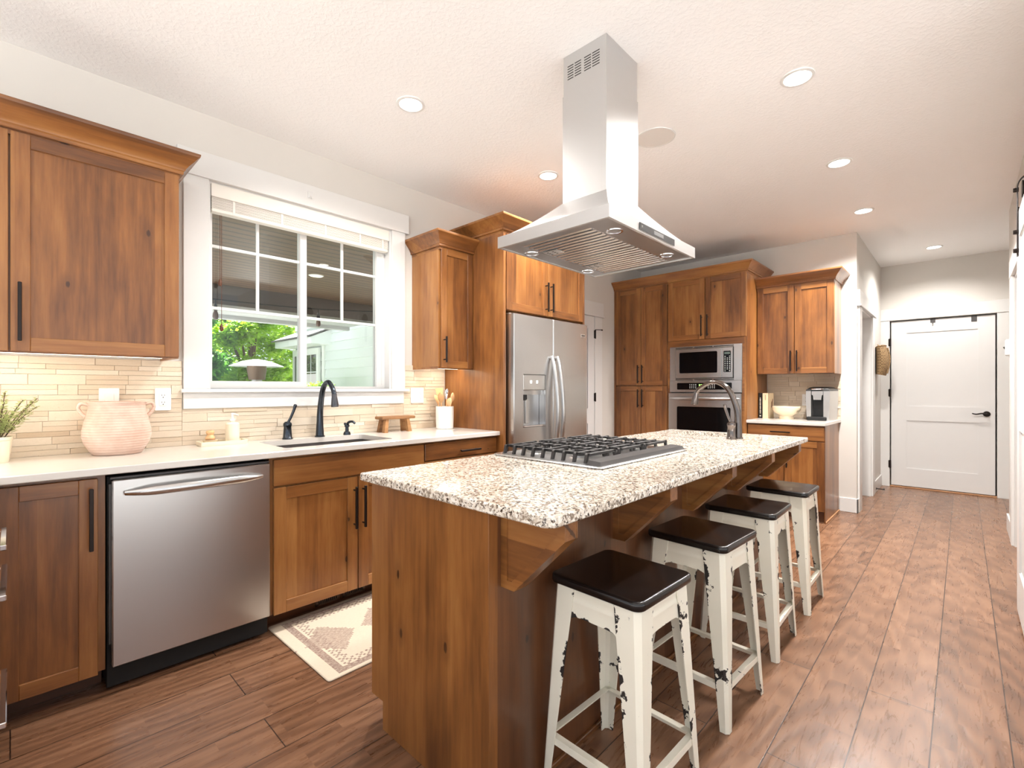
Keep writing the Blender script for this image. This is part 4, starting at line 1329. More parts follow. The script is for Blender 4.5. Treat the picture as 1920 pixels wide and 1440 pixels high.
for k in range(n):
    y0 = IY0 + 0.022 + k * w_
    d = obj('drawer_front', MB().box(IX0, IX0 + 0.02, y0 + 0.0015, y0 + w_ - 0.0015, 0.742, 0.872, 0.002), M['wood_y'], isl)
    mb = MB()
    a, b, c_, e = y0 + 0.0015, y0 + w_ - 0.0015, 0.104, 0.736
    mb.box(IX0, IX0 + 0.02, a, a + 0.056, c_, e, 0.0015, 0); mb.box(IX0, IX0 + 0.02, b - 0.056, b, c_, e, 0.0015, 0)
    mb.box(IX0, IX0 + 0.02, a + 0.056, b - 0.056, c_, c_ + 0.056, 0.0015, 1); mb.box(IX0, IX0 + 0.02, a + 0.056, b - 0.056, e - 0.056, e, 0.0015, 1)
    mb.box(IX0 + 0.009, IX0 + 0.018, a + 0.05, b - 0.05, c_ + 0.05, e - 0.05)
    obj('door', mb, WOODS_Y, isl)
for y0 in (0.970, 1.572, 2.183, 2.776, 3.348):
    prof = [(IX1 - 0.004, CB), (-0.735, CB), (-0.735, 0.832), (-0.912, 0.655), (IX1 - 0.004, 0.655)][::-1]
    mb = MB().slab(prof, 0.005, 0.051, 0.001, fn=lambda x, z, q: (x, y0 + q, z))
    # slightly raised border around the two faces
    if parea(prof) < 0:
        prof = prof[::-1]
    inn = inset(prof, 0.024)
    for q0, q1 in ((0.0, 0.005), (0.051, 0.056)):
        mb.ring(prof, inn, q0, q1, lambda x, z, q: (x, y0 + q, z))
    obj('corbel', mb, M['wood_x'], isl, smooth=False)
GX0, GX1, GY0, GY1 = -1.612, -0.714, 0.888, 3.482
PSX0, PSX1, PSY0, PSY1 = -1.475, -1.10, 3.13, 3.385
tag(obj('island_countertop', MB().slab(rect(GX0, GX1, GY0, GY1, 0.035, 5, (0, 1, 0, 0)), CB, CT, 0.004, holes=[rect(PSX0, PSX1, PSY0, PSY1, 0.05, 5)]), M['granite'], smooth=False),
    'polished speckled granite countertop on the island', 'countertop')
sk = thing('prep_sink', 'small undermount prep sink at the far end of the island', 'sink', (-1.285, 3.257, CB - 0.18))
mb = MB()
z0 = CB - 0.15
A_ = rect(PSX0 - 0.01, PSX1 + 0.01, PSY0 - 0.01, PSY1 + 0.01, 0.05); B_ = rect(PSX0 + 0.0, PSX1 - 0.0, PSY0 + 0.0, PSY1 - 0.0, 0.05); C_ = rect(PSX0 + 0.02, PSX1 - 0.02, PSY0 + 0.02, PSY1 - 0.02, 0.05)
mb.rows([[(p[0], p[1], z) for p in q] for q, z in ((A_, z0 - 0.003), (A_, CB - 0.001), (B_, CB - 0.001), (B_, z0 + 0.02), (C_, z0))], cap=False)
mb._add([(p[0], p[1], z0) for p in C_], [list(range(24))])
obj('bowl', mb, M['steel_x'], sk)
obj('drain', MB().lathe([(0, 0.003), (0.03, 0.003), (0.042, 0.005), (0.042, 0.0005)], (-1.285, 3.257, z0), 20), M['pewter'], sk)
# ------------------------------------------------------------------ gas cooktop
ck = thing('cooktop', 'stainless gas cooktop with black iron grates on the granite island', 'cooktop', (-1.29, 1.935, CT))
obj('base_plate', MB().slab(rect(-1.588, -0.995, 1.540, 2.330, 0.02, 4), CT, CT + 0.009, 0.004), M['steel_y'], ck)
obj('burner_tray', MB().slab(rect(-1.560, -1.085, 1.560, 2.310, 0.03, 4), CT + 0.009, CT + 0.0105, 0), M['steel_dk'], ck)
for (x, y, r) in ((-1.45, 1.69, 0.045), (-1.20, 1.69, 0.036), (-1.325, 1.935, 0.058), (-1.45, 2.18, 0.036), (-1.20, 2.18, 0.045)):
    bq = obj('burner', MB().lathe([(0, 0.012), (r, 0.012), (r, 0.004), (r * 1.25, 0.0), (r * 1.25, -0.002)], (x, y, CT + 0.0115), 28), M['alu'], ck)
    obj('burner_cap', MB().lathe([(0, 0.022), (r * 0.78, 0.021), (r * 0.84, 0.017), (r * 0.84, 0.012)], (x, y, CT + 0.0115), 28), M['iron'], bq)
for (a, b) in ((1.575, 1.815), (1.822, 2.050), (2.057, 2.300)):
    mb = MB(); zt = CT + 0.049; xs = [-1.545 + k * 0.0563 for k in range(9)]
    cy = (a + b) / 2
    for i, x in enumerate(xs):
        mid = 2 <= i <= 6
        runs = [(a, cy - 0.035), (cy + 0.035, b)] if (i in (2, 3, 5, 6)) else [(a, b)]
        for (p, q) in runs:
            e0 = (p == a); e1 = (q == b)
            y0 = p + (0.014 if e0 else 0); y1 = q - (0.014 if e1 else 0)
            mb.box(x - 0.0055, x + 0.0055, y0, y1, zt - 0.012, zt, 0.002)
            for (yy, s_, on) in ((p, 1, e0), (q, -1, e1)):
                if on:
                    mb.rows([[(x - 0.0055, yy - 0.0 * s_, CT + 0.010), (x + 0.0055, yy, CT + 0.010), (x + 0.0055, yy + s_ * 0.014, CT + 0.010), (x - 0.0055, yy + s_ * 0.014, CT + 0.010)],
                             [(x - 0.0055, yy + s_ * 0.010, zt - 0.004), (x + 0.0055, yy + s_ * 0.010, zt - 0.004), (x + 0.0055, yy + s_ * 0.026, zt - 0.004), (x - 0.0055, yy + s_ * 0.026, zt - 0.004)],
                             [(x - 0.0055, yy + s_ * 0.014, zt), (x + 0.0055, yy + s_ * 0.014, zt), (x + 0.0055, yy + s_ * 0.030, zt), (x - 0.0055, yy + s_ * 0.030, zt)]])
    for y in (a + 0.045, cy, b - 0.045):
        if y == cy:
            mb.box(xs[0], xs[2] + 0.005, y - 0.005, y + 0.005, zt - 0.014, zt - 0.002, 0.001); mb.box(xs[6] - 0.005, xs[8], y - 0.005, y + 0.005, zt - 0.014, zt - 0.002, 0.001)
        else:
            mb.box(xs[0], xs[8], y - 0.005, y + 0.005, zt - 0.014, zt - 0.002, 0.001)
    obj('grate', mb, M['iron'], ck, smooth=False)
obj('control_bar', MB().rows([[(-1.078, y0, CT + 0.009), (-1.012, y0, CT + 0.009), (-1.018, y1, CT + 0.024), (-1.072, y1, CT + 0.028)] for y0, y1 in ((1.562, 1.570), (2.318, 2.310))]), M['iron_dark'], ck, smooth=False)

# ------------------------------------------------------------------ island hood
hd = thing('range_hood', 'stainless steel island hood hanging from the ceiling above the cooktop', 'hood', (-1.2225, 1.8825, 1.85))
H0, H1, K0, K1 = -1.51, -0.935, 1.50, 2.265
U0, U1, V0, V1 = -1.35, -1.114, 1.767, 2.04
mb = MB().slab(rect(H0, H1, K0, K1), 1.85, 1.90, 0, holes=[rect(H0 + 0.012, H1 - 0.012, K0 + 0.012, K1 - 0.012)])
rows = []
for k in range(9):
    f = k / 8; g = f ** 0.80
    rows.append([(a, b, 1.90 + (2.083 - 1.90) * f) for a, b in ((H0 + (U0 - H0) * g, K0 + (V0 - K0) * g), (H1 + (U1 - H1) * g, K0 + (V0 - K0) * g), (H1 + (U1 - H1) * g, K1 + (V1 - K1) * g), (H0 + (U0 - H0) * g, K1 + (V1 - K1) * g))])
mb.rows(rows, cap=False)
obj('canopy', mb, M['steel_hood'], hd, ang=14)
F1 = rect(-1.425, -1.055, 1.565, 1.895); F2 = rect(-1.425, -1.055, 1.905, 2.235)
obj('underside', MB().slab(rect(H0 + 0.012, H1 - 0.012, K0 + 0.012, K1 - 0.012), 1.854, 1.860, 0, holes=[F1, F2]), M['steel_dk'], hd, smooth=False)
obj('filter_shade_sheet', MB().box(-1.44, -1.04, 1.55, 2.25, 1.882, 1.885), M['iron_dark'], hd)  # thin dark sheet standing in for the shade between the filter bars
for (y0, y1) in ((1.565, 1.895), (1.905, 2.235)):
    mb = MB()
    nb = 10
    for k in range(nb):
        y = y0 + 0.014 + (y1 - y0 - 0.028) * k / (nb - 1)
        mb.rows([[(x, y - 0.0095, 1.872), (x, y - 0.0085, 1.857), (x, y - 0.004, 1.8530), (x, y + 0.004, 1.8530), (x, y + 0.0085, 1.857), (x, y + 0.0095, 1.872)] for x in (-1.418, -1.062)], closed=True)
    mb.box(-1.424, -1.410, y0 + 0.002, y1 - 0.002, 1.856, 1.868); mb.box(-1.070, -1.056, y0 + 0.002, y1 - 0.002, 1.856, 1.868)
    fl = obj('baffle_filter', mb, M['steel_x'], hd)
    lt = MB().box(-1.415, -1.335, (y0 + y1) / 2 - 0.03, (y0 + y1) / 2 + 0.03, 1.8515, 1.856, 0.001)
    obj('filter_latch', lt, M['alu'], fl)
    mb = MB()
    for i in range(3):
        for j in range(2):
            mb.box(-1.40 + 0.03 * j, -1.39 + 0.03 * j, (y0 + y1) / 2 - 0.02 + i * 0.016, (y0 + y1) / 2 - 0.013 + i * 0.016, 1.851, 1.8516)
    obj('latch_slots', mb, M['slot'], fl, smooth=False)
for (x, y) in ((-1.012, 1.664), (-1.462, 1.677), (-1.016, 2.134), (-1.465, 2.138)):
    l_ = obj('hood_lamp', MB().lathe([(0.026, 0.004), (0.027, -0.003), (0.034, -0.003), (0.036, 0.004)], (x, y, 1.854), 24), M['chrome'], hd)
    obj('lamp_lens', MB().lathe([(0, 0.002), (0.026, 0.003), (0.026, 0.004), (0, 0.004)], (x, y, 1.8535), 24), M['hood_lens'], l_)
cp = obj('control_panel', MB().box(H1, H1 + 0.0025, 1.724, 2.037, 1.8590, 1.8865), M['display'] if False else plain('charcoal touch panel', lin(72, 72, 72), 0.25), hd)
obj('display', MB().box(H1 + 0.0025, H1 + 0.0032, 1.842, 1.928, 1.865, 1.881), M['display'], cp)
mb = MB().box(H1 + 0.0025, H1 + 0.003, 1.740, 1.746, 1.869, 1.878)
obj('touch_icon', mb, M['alu'], cp, smooth=False)
mb = MB().slab(rect(U0, U1, V0, V1), 2.083, 2.575, 0.0)
obj('duct_cover', mb, M['steel_hood'], hd, smooth=False)
e = 0.003
obj('upper_duct_cover', MB().box(U0 + e, U1 - e, V0 + e, V1 - e, 2.575, CZ - 0.0005), M['steel_hood'], hd, smooth=False)
for i in range(6):
    for (a, b) in ((-1.324, -1.291), (-1.284, -1.249), (-1.232, -1.196), (-1.189, -1.151)):
        z = 2.645 + i * 0.0117
        obj('vent_slot', MB().box(a, b, V0 + e - 0.0006, V0 + e + 0.001, z, z + 0.0042), M['slot'], hd, smooth=False)
obj('screw', MB().cyl((U1 - e - 0.001, 1.90, 2.715), (U1 - e + 0.0015, 1.90, 2.715), 0.004, seg=10), M['chrome'], hd)

# ------------------------------------------------------------------ faucets
def gooseneck(name, label, cat, base, d, reach, top, tip, mat, hmat):
    b = Vector(base); d = Vector(d)
    f = thing(name, label, cat, base)
    pts = [b, b + Vector((0, 0, 0.09)), b + Vector((0, 0, 0.19)) + d * 0.008, b + d * reach * 0.22 + Vector((0, 0, top * 0.88)), b + d * reach * 0.55 + Vector((0, 0, top)),
           b + d * reach * 0.86 + Vector((0, 0, top * 0.88)), b + d * reach * 0.95 + Vector((0, 0, tip + 0.075))]
    obj('spout', MB().tube(smooth_path(pts, 8), lerps([0.027, 0.021, 0.0185, 0.0165, 0.0145, 0.0145, 0.0145], 8), 20), mat, f)
    a = b + d * reach * 0.95 + Vector((0, 0, tip + 0.078)); e = b + d * reach + Vector((0, 0, tip))
    hdp = obj('spray_head', MB().tube([a, a + (e - a) * 0.25, a + (e - a) * 0.9, e], [0.0155, 0.0165, 0.0225, 0.0215], 20), hmat, f)
    mb = MB()
    ax = (e - a).normalized(); u = ax.orthogonal().normalized(); w = ax.cross(u)
    for k in range(10):
        t_ = u * math.cos(k * 0.628) + w * math.sin(k * 0.628)
        mb.tube([a + (e - a) * 0.25 + t_ * 0.0165, a + (e - a) * 0.9 + t_ * 0.0228], 0.0014, 6)
    obj('grip_ribs', mb, hmat, hdp)
    obj('base_ring', MB().lathe([(0.0, 0), (0.031, 0), (0.031, 0.006), (0.026, 0.009), (0.0, 0.009)], base, 24), mat, f)
    return f


def valve(name, label, base, ax, mat):
    b = Vector(base); ax = Vector(ax)
    f = thing(name, label, 'faucet handle', base)
    obj('body', MB().lathe([(0, 0), (0.030, 0), (0.030, 0.006), (0.026, 0.012), (0.0215, 0.075), (0.0235, 0.08), (0.025, 0.087), (0.0235, 0.098), (0.014, 0.107), (0, 0.109)], base, 24), mat, f)
    a = b + Vector((0, 0, 0.098))
    mb = MB().tube(smooth_path([a, a + ax * 0.025 + Vector((0, 0, 0.03)), a + ax * 0.055 + Vector((0, 0, 0.08)), a + ax * 0.066 + Vector((0, 0, 0.105))], 5), lerps([0.008, 0.0075, 0.0085, 0.0105], 5), 12)
    mb.sph(a + ax * 0.067 + Vector((0, 0, 0.106)), 0.0105, 12)
    obj('lever', mb, mat, f)
    return f


gooseneck('faucet', 'dark bronze gooseneck faucet behind the kitchen sink under the window', 'faucet', (-3.005, 1.372, CT), (0.97, 0.02, 0), 0.205, 0.350, 0.196, M['bronze'], plain('grey bronze grip', lin(92, 92, 96), 0.3, 0.8))
valve('mixer_valve', 'dark bronze single lever valve left of the sink faucet', (-3.0, 1.168, CT), (0.35, 0.55, 0), M['bronze'])
gooseneck('faucet', 'polished gooseneck prep faucet at the far end of the island', 'faucet', (-1.012, 3.100, CT), (-0.98, 0.06, 0), 0.285, 0.352, 0.205, M['pewter'], M['pewter'])
valve('mixer_valve', 'polished lever valve standing in front of the island faucet', (-1.028, 3.035, CT), (-0.55, -0.1, 0), M['pewter'])
sp_ = thing('soap_pump', 'short dark bronze soap pump right of the sink faucet', 'soap dispenser', (-3.0, 1.555, CT))
obj('body', MB().lathe([(0, 0), (0.024, 0), (0.024, 0.006), (0.020, 0.020), (0.012, 0.024), (0.011, 0.05), (0.0165, 0.054), (0.0165, 0.066), (0.008, 0.072), (0, 0.072)], (-3.0, 1.555, CT), 20), M['bronze'], sp_)
obj('nozzle', MB().tube(smooth_path([(-3.0, 1.555, CT + 0.066), (-2.985, 1.562, CT + 0.085), (-2.958, 1.575, CT + 0.088), (-2.944, 1.582, CT + 0.076)], 5), lerps([0.009, 0.009, 0.008, 0.007], 5), 12).sph((-3.012, 1.548, CT + 0.072), 0.009, 10), M['bronze'], sp_)

# ------------------------------------------------------------------ things on the long worktop
pl = thing('herb_pot', 'small cream pot of wispy green herbs at the left end of the countertop', 'plant', (-2.925, -0.045, CT))
obj('pot', MB().lathe([(0, 0), (0.040, 0), (0.043, 0.004), (0.052, 0.092), (0.055, 0.095), (0.055, 0.108), (0.050, 0.108), (0.048, 0.085), (0, 0.085)], (-2.925, -0.045, CT), 28), M['cream'], pl)
obj('soil', MB().lathe([(0, 0.094), (0.048, 0.090), (0.048, 0.086), (0, 0.086)], (-2.925, -0.045, CT), 20), M['soil'], pl)
rnd = random.Random(11); mb = MB(); ml = MB()
for k in range(26):
    a = rnd.uniform(0, 6.28); r0 = rnd.uniform(0, 0.035); ln = rnd.uniform(0.10, 0.235); tilt = rnd.uniform(0.1, 0.75)
    b = Vector((-2.925 + r0 * math.cos(a), -0.045 + r0 * math.sin(a), CT + 0.09)); d = Vector((math.cos(a) * tilt, math.sin(a) * tilt, 1)).normalized()
    if b.x + d.x * ln < -3.05:
        d.x = abs(d.x) * 0.3; d.normalize()
    tip = b + d * ln + Vector((0, 0, -0.02 * tilt))
    mb.tube(smooth_path([b, b + d * ln * 0.5 + Vector((0, 0, 0.01)), tip], 3), [0.0014] * 7, 5)
    for q in range(60):
        f = rnd.uniform(0.2, 1.0); p = b + (tip - b) * f
        ang = rnd.uniform(0, 6.28); l = rnd.uniform(0.012, 0.026) * (1.2 - 0.5 * f)
        e = Vector((math.cos(ang), math.sin(ang), rnd.uniform(0.0, 0.9))).normalized(); s_ = e.orthogonal().normalized() * 0.0027
        ml._add([p, p + e * l * 0.5 + s_, p + e * l, p + e * l * 0.5 - s_], [(0, 1, 2, 3)])
obj('stems', mb, M['bark'], pl); o_ = obj('foliage', ml, M['leaf_herb'], pl, smooth=False)

pt = thing('clay_pot', 'pink terracotta pot with two small handles in front of a switch', 'pot', (-2.925, 0.352, CT))
c0 = (-2.925, 0.352, CT)
prof = [(0, 0), (0.088, 0.0), (0.094, 0.004), (0.106, 0.025), (0.122, 0.055), (0.130, 0.085), (0.129, 0.115), (0.122, 0.150), (0.113, 0.185), (0.107, 0.215), (0.106, 0.232), (0.110, 0.240), (0.113, 0.244), (0.112, 0.248), (0.104, 0.248), (0.100, 0.236), (0.104, 0.20), (0.116, 0.13), (0.118, 0.08), (0.09, 0.02), (0, 0.015)]
obj('body', MB().lathe(prof, c0, 48), M['terracotta'], pt)
hd_dir = Vector((0.12, 0.9928, 0))
for s_ in (-1, 1):
    q = Vector(c0) + hd_dir * 0.0
    obj('handle', MB().tube(smooth_path([q + hd_dir * s_ * 0.106 + Vector((0, 0, 0.234)), q + hd_dir * s_ * 0.128 + Vector((0, 0, 0.240)), q + hd_dir * s_ * 0.139 + Vector((0, 0, 0.222)), q + hd_dir * s_ * 0.130 + Vector((0, 0, 0.198)), q + hd_dir * s_ * 0.116 + Vector((0, 0, 0.180))], 6), lerps([0.008, 0.0075, 0.007, 0.0075, 0.009], 6), 12, flat=1.6), M['terracotta'], pt)

ty = thing('tray', 'cream rectangular tray holding a brush dish and soap bottle', 'tray', (-2.985, 0.81, CT))
mb = MB().slab(rect(-3.040, -2.932, 0.697, 0.925, 0.006, 3), CT, CT + 0.006, 0.001)
mb.slab(rect(-3.040, -2.932, 0.697, 0.925, 0.006, 3), CT + 0.006, CT + 0.022, 0.0, holes=[rect(-3.034, -2.938, 0.703, 0.919)])
obj('tray_body', mb, M['cream'], ty, smooth=False)
br = thing('dish_brush', 'round wooden dish brush standing in a small cream dish', 'brush', (-2.985, 0.752, CT + 0.006))
cb = (-2.985, 0.752, CT + 0.006)
obj('dish', MB().lathe([(0, 0.0), (0.026, 0.0), (0.036, 0.022), (0.038, 0.024), (0.034, 0.024), (0.026, 0.008), (0, 0.008)], cb, 28), M['cream_gloss'], br)
obj('bristles', MB().lathe([(0, 0.009), (0.022, 0.009), (0.022, 0.026), (0, 0.026)], cb, 20), M['bread'], br)
obj('knob', MB().lathe([(0, 0.026), (0.022, 0.027), (0.024, 0.034), (0.019, 0.044), (0.015, 0.050), (0.019, 0.058), (0.0205, 0.066), (0.017, 0.074), (0, 0.077)], cb, 24), M['beech'], br)
sb = thing('soap_bottle', 'cream soap bottle with pump on the tray by the window', 'bottle', (-2.988, 0.862, CT + 0.006))
cb = (-2.988, 0.862, CT + 0.006)
obj('bottle', MB().lathe([(0, 0), (0.031, 0), (0.034, 0.004), (0.035, 0.05), (0.034, 0.105), (0.028, 0.113), (0.013, 0.116), (0.013, 0.122), (0, 0.122)], cb, 28), M['cream'], sb)
obj('pump', MB().lathe([(0, 0.122), (0.015, 0.122), (0.015, 0.132), (0.007, 0.135), (0.006, 0.150), (0.0085, 0.151), (0.0085, 0.166), (0, 0.167)], cb, 18).tube([(cb[0], cb[1], cb[2] + 0.159), (cb[0] + 0.02, cb[1] + 0.012, cb[2] + 0.159), (cb[0] + 0.034, cb[1] + 0.02, cb[2] + 0.153)], 0.0045, 8), M['ceramic'], sb)

rs = thing('riser_stool', 'miniature rough wooden bench riser standing right of the sink', 'riser', (-2.965, 1.91, CT))
obj('top', MB().slab([(-3.018, 1.775), (-2.965, 1.768), (-2.915, 1.772), (-2.912, 1.90), (-2.917, 2.045), (-2.968, 2.05), (-3.015, 2.046), (-3.020, 1.91)], CT + 0.092, CT + 0.112, 0.004), M['riser_wood'], rs)
for (x, y, s_) in ((-2.995, 1.815, -1), (-2.935, 1.815, -1), (-2.995, 1.985, 1), (-2.935, 1.985, 1)):
    obj('leg', MB().rows([[(x + a * 0.016 + (0.006 if x > -2.96 else -0.006), y + s_ * 0.014 + b * 0.014, CT) for a, b in ((-1, -1), (1, -1), (1, 1), (-1, 1))],
                          [(x + a * 0.014, y + b * 0.012, CT + 0.095) for a, b in ((-1, -1), (1, -1), (1, 1), (-1, 1))]]), M['riser_wood'], rs)

cr = thing('utensil_crock', 'white ceramic crock holding wooden utensils beside the tall cabinet panel', 'crock', (-2.912, 2.315, CT))
c0 = (-2.912, 2.315, CT)
obj('crock_body', MB().lathe([(0, 0), (0.062, 0), (0.066, 0.004), (0.0685, 0.08), (0.0685, 0.170), (0.067, 0.172), (0.0635, 0.172), (0.062, 0.10), (0.058, 0.012), (0, 0.012)], c0, 40), M['ceramic'], cr)


def spoon(name, label, ang, lean, ln, kind, rot=0.0):
    d = Vector((math.cos(ang) * lean, math.sin(ang) * lean, 1)).normalized()
    q0 = 0.046 - lean * 0.155
    b = Vector(c0) + Vector((math.cos(ang) * q0, math.sin(ang) * q0, 0.018))
    side = d.cross(Vector((-0.7, 0.7, 0))).normalized()
    side = Matrix.Rotation(rot, 3, d) @ side
    nrm = d.cross(side)
    o = thing(name, label, 'utensil', b, 'wooden utensils in the white crock')
    h1 = b + d * (ln - 0.075)
    obj('handle', MB().tube([b, b + d * (ln * 0.5), h1], [0.005, 0.005, 0.0055], 10), M['beech'], o)
    if kind == 'flat':
        rows = [[h1 + d * (0.075 * f) + side * s1 * w + nrm * s2 * 0.003 for s1, s2 in ((-1, -1), (1, -1), (1, 1), (-1, 1))] for f, w in ((-0.1, 0.006), (0.15, 0.024), (0.9, 0.030), (1.0, 0.029))]
        obj('blade', MB().rows(rows), M['beech'], o)
    elif kind == 'steel':
        rows = [[h1 + d * (0.08 * f) + side * math.cos(R(q)) * w + nrm * (math.sin(R(q)) * 0.004 + 0.012 * f * f) for q in range(0, 360, 30)] for f, w in ((-0.1, 0.005), (0.2, 0.012), (0.6, 0.016), (0.9, 0.012), (1.0, 0.003))]
        obj('blade', MB().rows(rows), M['chrome'], o)
    else:
        rows = [[h1 + d * (0.078 * f) + side * math.cos(R(q)) * w + nrm * (math.sin(R(q)) * (0.006 if math.sin(R(q)) > 0 else 0.002) + 0.008 * math.sin(f * 3.14)) for q in range(0, 360, 24)]
                for f, w in ((-0.08, 0.005), (0.1, 0.012), (0.3, 0.021), (0.55, 0.025), (0.8, 0.020), (0.95, 0.010), (1.0, 0.003))]
        obj('bowl', MB().rows(rows), M['beech'], o)
    return o


spoon('wooden_spoon', 'leftmost wooden utensil leaning far out of the crock', R(228), 0.36, 0.255, 'spoon', 1.1)
spoon('wooden_spoon', 'oval bowled wooden spoon at the front left of the crock', R(290), 0.15, 0.262, 'spoon', 0.2)
spoon('wooden_spatula', 'square ended wooden spatula standing tallest at the crock back', R(180), 0.17, 0.30, 'flat', 0.1)
spoon('serving_spoon', 'shiny metal serving spoon between the wooden utensils in the crock', R(125), 0.10, 0.285, 'steel', 0.3)
spoon('wooden_spoon', 'upright wooden spoon at the right of the crock', R(75), 0.22, 0.262, 'spoon', 0.9)
spoon('wooden_spoon', 'short wooden spoon leaning rightmost out of the crock', R(5), 0.24, 0.225, 'spoon', -0.5)


def wallplate(label, cat, fn, u0, u1, v0, v1, kinds, nm):
    c = fn((u0 + u1) / 2, (v0 + v1) / 2, 0)
    o = thing(nm, label, cat, c)
    obj('cover_plate', MB().slab(rect(u0, u1, v0, v1, 0.004, 3), 0.0, 0.006, 0.0015, fn=fn), M['plate'], o)
    n = len(kinds); w = (u1 - u0) / n; vm = (v0 + v1) / 2
    for i, k in enumerate(kinds):
        cu = u0 + w * (i + 0.5)
        if k == 's':
            obj('rocker', MB().slab(rect(cu - 0.017, cu + 0.017, vm - 0.033, vm + 0.033, 0.002, 2), 0.006, 0.0095, 0.001, fn=fn), M['ceramic'], o)
        else:
            f = obj('receptacle', MB().slab(rect(cu - 0.017, cu + 0.017, vm - 0.034, vm + 0.034, 0.005, 3), 0.006, 0.0085, 0.0008, fn=fn), M['ceramic'], o)
            mb = MB()
            for dv in (-0.0185, 0.0185):
                for du in (-0.006, 0.006):
                    mb.slab(rect(cu + du - 0.001, cu + du + 0.001, vm + dv - 0.001, vm + dv + 0.007), 0.0085, 0.0089, 0, fn=fn)
                mb.slab(rect(cu - 0.0022, cu + 0.0022, vm + dv - 0.011, vm + dv - 0.006), 0.0085, 0.0089, 0, fn=fn)
            obj('socket_slots', mb, M['slot'], f, smooth=False)
    return o


fnx = lambda u, v, d: (WX + 0.0125 + d, u, v)
wallplate('white switch plate on the tile behind the terracotta pot', 'switch', fnx, 0.298, 0.376, 1.105, 1.226, 's', 'light_switch')
wallplate('white double outlet on the tile between terracotta pot and window', 'outlet', fnx, 0.520, 0.590, 1.108, 1.226, 'o', 'wall_outlet')
wallplate('white switch and outlet plate on the tile left of the crock', 'outlet', fnx, 2.108, 2.225, 1.112, 1.230, 'so', 'wall_outlet')
fny = lambda u, v, d: (u, OY - 0.0125 - d, v)
wallplate('white outlet plate half hidden behind the coffee maker', 'outlet', fny, -1.222, -1.145, 1.045, 1.165, 'o', 'wall_outlet')

# ------------------------------------------------------------------ things on the short worktop
def book(nm, label, x0, x1, y0, dp, h, mat, marks):
    o = thing(nm, label, 'book', ((x0 + x1) / 2, y0 + dp / 2, CT), 'books beside the tall cabinet')
    mb = MB().box(x0, x0 + 0.003, y0, y0 + dp, CT, CT + h).box(x1 - 0.003, x1, y0, y0 + dp, CT, CT + h).box(x0, x1, y0, y0 + 0.003, CT, CT + h, 0.001)
    obj('cover', mb, mat, o, smooth=False)
    obj('pages', MB().box(x0 + 0.003, x1 - 0.003, y0 + 0.004, y0 + dp - 0.004, CT + 0.003, CT + h - 0.003), M['paper'], o)
    mb = MB()
    for (a, b, w) in marks:
        cx = (x0 + x1) / 2
        mb.box(cx - w, cx + w, y0 - 0.0006, y0, CT + a, CT + b)
    obj('spine_print', mb, M['ink_light'] if mat == M['book_black'] else M['ink_brown'], o, smooth=False)
    return o


book('cookbook', 'slim black book with pale spine lettering against the tall cabinet', -1.556, -1.522, 5.40, 0.20, 0.262, M['book_black'],
     [(0.02, 0.03, 0.006)] + [(0.05 + k * 0.013, 0.058 + k * 0.013, 0.005 if k % 3 else 0.0035) for k in range(13)])
bk = book('cookbook', 'thick cream book with brown cover figure beside the black book', -1.519, -1.462, 5.40, 0.19, 0.262, M['book_cream'],
          [(0.19 + k * 0.009, 0.196 + k * 0.009, 0.003) for k in range(6)])
xx = -1.462
obj('cover_figure', MB().slab([(5.50, CT + 0.11), (5.54, CT + 0.11), (5.545, CT + 0.155), (5.56, CT + 0.19), (5.548, CT + 0.205), (5.53, CT + 0.18), (5.505, CT + 0.165)], 0, 0.0006, 0, fn=lambda y, z, q: (xx + q, y, z)), M['ink_brown'], bk, smooth=False)
bo = obj('bowl', MB().lathe([(0, 0), (0.064, 0), (0.066, 0.004), (0.064, 0.034), (0.070, 0.040), (0.105, 0.062), (0.126, 0.096), (0.129, 0.122), (0.126, 0.128), (0.120, 0.126), (0.112, 0.10), (0.08, 0.062), (0, 0.050)], (-1.305, 5.44, CT), 40), M['cream_gloss'])
centre(tag(bo, 'cream footed bowl between the books and the coffee maker', 'bowl'))

km = thing('coffee_maker', 'silver and black single serve coffee maker under the upper cabinet', 'coffee maker', (-1.015, 5.48, CT))
x0, x1, y0 = -1.118, -0.925, 5.355
xm0, xm1 = -1.075, -0.972
def col(xa, xb, xa2, xb2, nm):
    mb = MB().rows([[(a, y0 + 0.012, z), (b, y0 + 0.012, z), (b2, y0 + 0.29, z), (a2, y0 + 0.29, z)] for (a, b, a2, b2, z) in ((xa + 0.008, xb, xa2 + 0.008, xb2, CT + 0.0), (xa, xb, xa2, xb2, CT + 0.20), (xa, xb, xa2, xb2, CT + 0.285))])
    return obj(nm, mb, M['alu'], km)
col(x0, xm0, x0 + 0.01, xm0, 'side_column')
mb = MB().rows([[(xm1, y0 + 0.012, z), (x1 + 0.006 - k, y0 + 0.012, z), (x1 + 0.03 - k, y0 + 0.29, z), (xm1, y0 + 0.29, z)] for k, z in ((0.012, CT), (0.002, CT + 0.20), (0, CT + 0.285))])
obj('side_column', mb, M['alu'], km)
obj('core', MB().box(xm0 - 0.001, xm1 + 0.001, y0 + 0.11, y0 + 0.285, CT, CT + 0.29, 0.003), M['black_plastic'], km)
obj('drip_tray', MB().box(x0 + 0.010, x1 - 0.02, y0 - 0.008, y0 + 0.115, CT, CT + 0.036, 0.006), M['black_plastic'], km)
